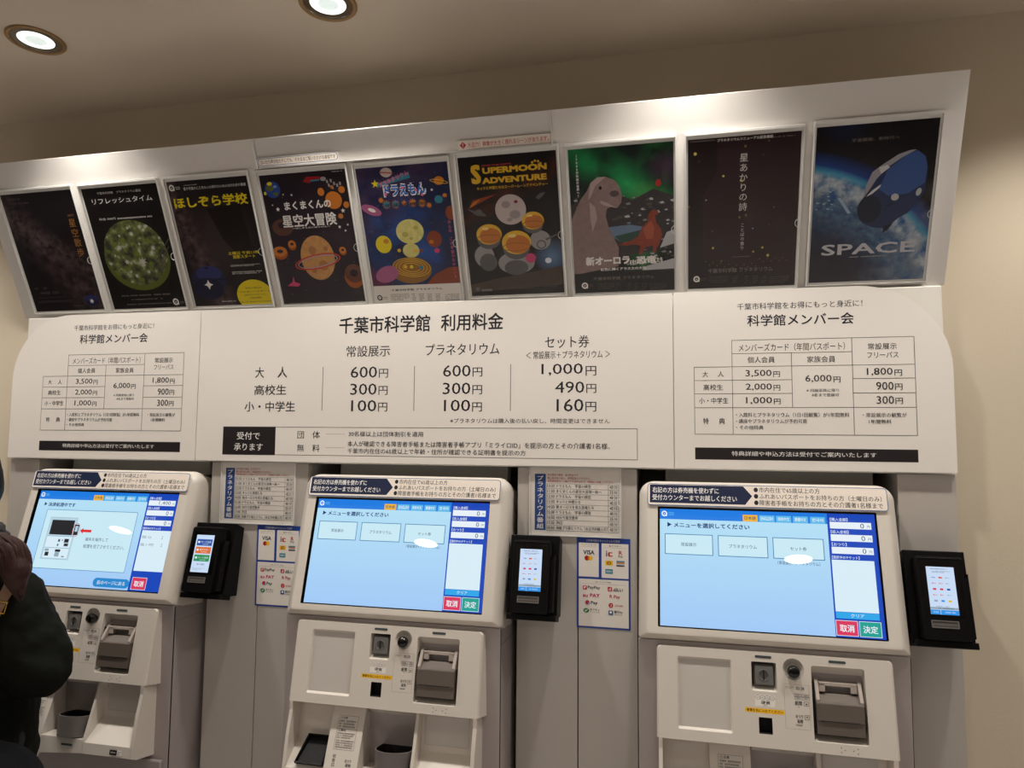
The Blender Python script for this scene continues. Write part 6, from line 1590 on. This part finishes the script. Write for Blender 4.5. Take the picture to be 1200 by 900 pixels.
# ------------------------------------------------------------------ person at the left machine
mat('skin', (214, 170, 146), .5, bump=.05, scale=300); mat('hair_black', (10, 8, 8), .6, spec=.25, bump=.5, scale=160); mat('hair_red', (52, 24, 20), .55, spec=.35, bump=.4, scale=140)
mat('jacket_green', (17, 19, 14), .9, spec=.15, bump=.35, scale=260, vary=.12); mat('trousers', (38, 38, 44), .85, bump=.2, scale=300); mat('bag_navy', (10, 11, 16), .75, spec=.2, bump=.2, scale=200)
mat('strap_tan', (150, 118, 92), .6, bump=.1, scale=300); mat('gold_metal', (216, 172, 80), .25, metal=1.); mat('shoe', (40, 36, 34), .5); mat('lip', (176, 96, 92), .45); mat('eye_white', (236, 232, 228), .3); mat('eye_dark', (24, 16, 14), .2)
mat('tie_dark', (34, 34, 36), .7, bump=.6, scale=90, vary=.9)
def streaks(m, sc=(260, 260, 6)):
    """strands: noise stretched along the hair"""
    nt = m.node_tree; n = [q for q in nt.nodes if q.type == 'TEX_NOISE'][0]; mp = nt.nodes.new('ShaderNodeMapping'); tc = [q for q in nt.nodes if q.type == 'TEX_COORD'][0]
    mp.inputs['Scale'].default_value = sc; n.inputs['Scale'].default_value = 1.0
    nt.links.new(tc.outputs['Object'], mp.inputs[0]); nt.links.new(mp.outputs[0], n.inputs['Vector'])
streaks(M['hair_black']); streaks(M['hair_red'])
HX = Vector((-.835, -.475, 1.395)); YAW = radians(42)          # head centre, turned a little to the left
def hd(x, y, z):   # head space: x right, y forward, z up
    return HX + Vector((x*cos(YAW)-y*sin(YAW), x*sin(YAW)+y*cos(YAW), z))
def capsule(b, p, q, r0, r1, m, n=14, sx=1., sy=1.):
    P, Q = Vector(p), Vector(q); path = []; rs = []
    d = (Q-P)
    for k in range(1, 6): a = pi/2*(1-k/5); path.append(P - d.normalized()*r0*sin(a)); rs.append(max(r0*cos(a), r0*.12))
    for k in range(0, 5): a = pi/2*k/5; path.append(Q + d.normalized()*r1*sin(a)); rs.append(max(r1*cos(a), r1*.12))
    b.tube(path, rs, m, n)
def chain(b, pts, rs, m, n=14):
    for (p, q), (r0, r1) in zip(zip(pts, pts[1:]), zip(rs, rs[1:])): capsule(b, p, q, r0, r1, m, n)
def fuse(o, vox, smooth=6, noise=0., size=.06):
    r = o.modifiers.new('fuse', 'REMESH'); r.mode = 'VOXEL'; r.voxel_size = vox; r.use_smooth_shade = True
    s = o.modifiers.new('soften', 'SMOOTH'); s.factor = .5; s.iterations = smooth
    if noise:
        tx = bpy.data.textures.new('folds', 'CLOUDS'); tx.noise_scale = size; tx.noise_depth = 2
        d = o.modifiers.new('folds', 'DISPLACE'); d.texture = tx; d.strength = noise; d.mid_level = .5; d.texture_coords = 'LOCAL'
    return o
person = thing('person', 'person in a dark green jacket with a reddish brown ponytail, standing at the left machine', 'person', (-.76, -.50, 0))
pel, chest, neck = (-.76, -.52, .86), (-.757, -.515, 1.09), (-.765, -.505, 1.215)
ARM = {1: [(-.620, -.515, 1.130), (-.548, -.510, 1.010), (-.775, -.400, 1.020)], -1: [(-.895, -.505, 1.130), (-.955, -.500, .985), (-.965, -.350, 1.015)]}
LEG = {1: [(-.685, -.52, .84), (-.680, -.505, .46), (-.680, -.525, .09)], -1: [(-.835, -.52, .84), (-.840, -.505, .46), (-.840, -.525, .09)]}
b = MB()
# trunk, neck
chain(b, [pel, (-.757, -.52, .98), chest], [.125, .112, .125], 'skin', 20)
capsule(b, (-.655, -.515, 1.12), (-.86, -.50, 1.12), .062, .062, 'skin'); capsule(b, neck, hd(0, -.012, -.06), .048, .046, 'skin')
# head: skull, face, jaw, nose, ears, brow
for c, r in (((0, -.012, .02), (.073, .090, .088)), ((0, .022, -.035), (.058, .062, .072)), ((0, .045, -.085), (.030, .032, .026))):
    k = len(b.v); b.ball((0, 0, 0), r, 'skin', 20, 14)
    for i in range(k, len(b.v)): b.v[i] = tuple(hd(b.v[i][0]+c[0], b.v[i][1]+c[1], b.v[i][2]+c[2]))
capsule(b, hd(0, .080, .005), hd(0, .096, -.030), .007, .012, 'skin'); capsule(b, hd(-.011, .086, -.034), hd(.011, .086, -.034), .008, .008, 'skin')
capsule(b, hd(-.02, .083, -.060), hd(.02, .083, -.060), .007, .007, 'skin')
for s in (1, -1):
    capsule(b, hd(.073*s, -.004, .012), hd(.070*s, .002, -.022), .012, .008, 'skin')
    chain(b, ARM[s], [.046, .038, .026], 'skin')
    # hand: palm, four fingers of unequal length, thumb from the side of the palm
    W = Vector(ARM[s][2]); D = (W - Vector(ARM[s][1])).normalized(); Sd = D.cross(Vector((0, 0, 1))).normalized()*(-s); Up = Sd.cross(D)*(-s)
    pc = W + D*.055
    for q in (-.024, -.008, .008, .024): capsule(b, W + D*.012 + Sd*q*.6, pc + D*.022 + Sd*q, .0125, .0105, 'skin', 10)
    for q, ln in ((-.027, .90), (-.009, 1.06), (.009, 1.0), (.027, .78)):
        a0 = pc + D*.026 + Sd*q; a1 = a0 + (D*.034 - Up*.010)*ln; a2 = a1 + (D*.020 - Up*.016)*ln; a3 = a2 + (D*.010 - Up*.017)*ln
        chain(b, [a0, a1, a2, a3], [.0088, .0080, .0072, .0062], 'skin', 10)
    t0 = W + D*.022 - Sd*.026*1.0; t1 = t0 + D*.024 - Sd*.022 - Up*.008; t2 = t1 + D*.026 - Sd*.004 - Up*.010
    chain(b, [t0, t1, t2], [.0125, .0098, .0082], 'skin', 10)
    chain(b, LEG[s], [.078, .054, .036], 'skin', 16)
    chain(b, [(LEG[s][2][0], LEG[s][2][1]-.02, .04), (LEG[s][2][0], LEG[s][2][1]+.13, .03)], [.032, .026], 'skin')
fuse(b.build('body', person), .0055, 4)
# eyes, mouth
for s in (1, -1):
    b = MB(); b.ball(tuple(hd(.031*s, .069, .004)), .0125, 'eye_white', 14, 10); b.ball(tuple(hd(.0313*s, .0785, .004)), .0052, 'eye_dark', 12, 8); b.build('eye', person, smooth=True)
    b = MB(); b.tube([hd(.018*s, .083, .026), hd(.033*s, .080, .031), hd(.048*s, .068, .027)], .0028, 'hair_black', 8); b.build('eyebrow', person, smooth=True)
b = MB(); b.tube([hd(-.021, .084, -.060), hd(-.008, .0905, -.0585), hd(0, .0905, -.0595), hd(.008, .0905, -.0585), hd(.021, .084, -.060)], [.002, .0036, .0036, .0036, .002], 'lip', 8); b.build('mouth', person, smooth=True)
# hair pulled back to a low tail
b = MB()
for c, r in (((0, -.022, .034), (.082, .094, .090)), ((0, -.066, -.020), (.062, .044, .062)), ((.074, -.02, .0), (.014, .034, .05)), ((-.074, -.02, .0), (.014, .034, .05)), ((0, .048, .075), (.056, .034, .030))):
    k = len(b.v); b.ball((0, 0, 0), r, 'hair_black', 20, 14)
    for i in range(k, len(b.v)): b.v[i] = tuple(hd(b.v[i][0]+c[0], b.v[i][1]+c[1], b.v[i][2]+c[2]))
TIE = Vector((-.650, -.565, 1.288))
chain(b, [hd(.0, -.075, -.04), TIE], [.050, .030], 'hair_black'); chain(b, [hd(.0, -.05, -.06), hd(.0, -.085, -.055)], [.052, .045], 'hair_black')
fuse(b.build('hair', person, label='black hair drawn back'), .006, 5, .004, .03)
b = MB(); ax = (Vector((-.60, -.585, 1.25))-TIE).normalized(); e1 = ax.orthogonal().normalized(); e2 = ax.cross(e1)
for k in range(14):
    a = 2*pi*k/14; b.ball(tuple(TIE + (e1*cos(a)+e2*sin(a))*.030 + ax*.008*(1 if k % 2 else -1)), .0165, 'tie_dark', 10, 8)
fuse(b.build('hair_tie', person, label='dark mottled scrunchie'), .004, 2, .008, .012)
b = MB()
TAIL = [TIE + ax*.004, Vector((-.602, -.572, 1.281)), Vector((-.560, -.577, 1.262)), Vector((-.541, -.580, 1.228)), Vector((-.537, -.580, 1.200)), Vector((-.528, -.576, 1.176))]
TR = [.018, .025, .029, .027, .017, .002]
chain(b, TAIL, TR, 'hair_red', 18)
for j in range(34):                      # separate strands lying over the bundle
    a0 = 2*pi*j/34; pts = []
    for i, (p, r) in enumerate(zip(TAIL, TR)):
        a = a0 + .35*sin(j*1.7+i*.6); pts.append(p + (e1*cos(a)+e2*sin(a))*(r*.97) + (Vector((0, 0, -.006*(j % 4))) if i == 5 else Vector()))
    sm = []
    for i in range(len(pts)-1):
        p0, p1, p2, p3 = pts[max(i-1, 0)], pts[i], pts[i+1], pts[min(i+2, len(pts)-1)]
        for q in range(5):
            t = q/5; sm.append(.5*((2*p1)+(p2-p0)*t+(2*p0-5*p1+4*p2-p3)*t*t+(3*p1-p0-3*p2+p3)*t**3))
    b.tube(sm, [.0030]*(len(sm)-4)+[.0024, .0018, .0012, .0007], 'hair_red', 6)
b.build('ponytail', person, smooth=True, label='reddish brown ponytail')
# jacket
b = MB()
chain(b, [(-.757, -.525, .80), (-.757, -.525, .98), (-.757, -.515, 1.08)], [.176, .166, .158], 'jacket_green', 24)
capsule(b, (-.650, -.525, 1.105), (-.865, -.505, 1.105), .088, .085, 'jacket_green', 18); chain(b, [(-.757, -.515, 1.12), (-.765, -.51, 1.20)], [.115, .075], 'jacket_green', 18)
for s in (1, -1):
    A = [Vector(q) for q in ARM[s]]
    chain(b, [A[0], A[0].lerp(A[1], .55), A[1]+Vector((.008*s, .0, -.005)), A[1].lerp(A[2], .45)+Vector((0, 0, -.022)), A[1].lerp(A[2], .86)], [.078, .072, .066, .060, .044], 'jacket_green', 18)
# hood lying on the shoulders
ring_ = [Vector((-.76+.105*cos(a), -.520+.085*sin(a), 1.195+.012*sin(a))) for a in [2*pi*k/20 for k in range(20)]]
for p, q in zip(ring_, ring_[1:]+ring_[:1]): capsule(b, p, q, .040, .040, 'jacket_green', 12)
chain(b, [(-.80, -.605, 1.180), (-.745, -.620, 1.145), (-.69, -.600, 1.190)], [.050, .060, .050], 'jacket_green', 14)
fuse(b.build('jacket', person, label='dark green hooded jacket'), .007, 5, .030, .075)
# trousers and shoes
b = MB(); chain(b, [(-.757, -.525, .90), (-.757, -.52, .80)], [.135, .135], 'trousers', 20)
for s in (1, -1): chain(b, LEG[s], [.100, .082, .066], 'trousers', 16)
fuse(b.build('trousers', person, label='dark trousers'), .009, 4, .012, .06)
for s in (1, -1):
    b = MB(); x, y = LEG[s][2][0], LEG[s][2][1]
    chain(b, [(x, y-.045, .048), (x, y+.05, .050), (x, y+.155, .038)], [.046, .046, .036], 'shoe', 16); b.box(x-.044, x+.044, y-.09, y+.19, .0, .022, 'shoe'); fuse(b.build('shoe', person), .006, 3)
# navy bag on the back, tan strap with a gold buckle
bag = thing('shoulder_bag', 'padded navy bag hanging behind the hip of the person in green', 'bag', (-.57, -.65, .60))
b = MB()
chain(b, [(-.60, -.640, .81), (-.520, -.615, .79)], [.092, .086], 'bag_navy', 18); chain(b, [(-.61, -.640, .70), (-.515, -.620, .70)], [.105, .095], 'bag_navy', 18)
fuse(b.build('bag_body', bag), .008, 5, .014, .07)
b = MB()
sp = [(-.600, -.690, .86), (-.606, -.655, .95), (-.592, -.615, 1.03), (-.590, -.600, 1.070), (-.583, -.599, 1.101), (-.578, -.596, 1.129), (-.572, -.588, 1.158), (-.572, -.572, 1.180), (-.592, -.540, 1.206), (-.63, -.50, 1.215)]
def ribbon(b, path, wd, th, m, side):
    P = [Vector(p) for p in path]; S = Vector(side).normalized(); L = []
    for i, p in enumerate(P):
        t = (P[min(i+1, len(P)-1)]-P[max(i-1, 0)]).normalized(); x = (S - t*S.dot(t)).normalized(); n = t.cross(x)
        L.append([tuple(p + x*wd/2*a + n*th/2*c) for a, c in ((-1, -1), (1, -1), (1, 1), (-1, 1))])
    b.loft(L, m, True, True)
ribbon(b, sp, .022, .004, 'strap_tan', (.75, .55, -.3)); b.build('strap', bag, label='tan strap')
b = MB(); c = Vector((-.570, -.593, 1.152)); d = (Vector(sp[6])-Vector(sp[4])).normalized(); x = Vector((.75, .55, -.3)); x = (x-d*x.dot(d)).normalized()
b.tube([c+d*i*.012+x*j*.0145 for i, j in ((-1, -1), (-1, 1), (1, 1), (1, -1))], .0022, 'gold_metal', 10, closed=True); b.build('buckle', bag, smooth=True, label='gold buckle')
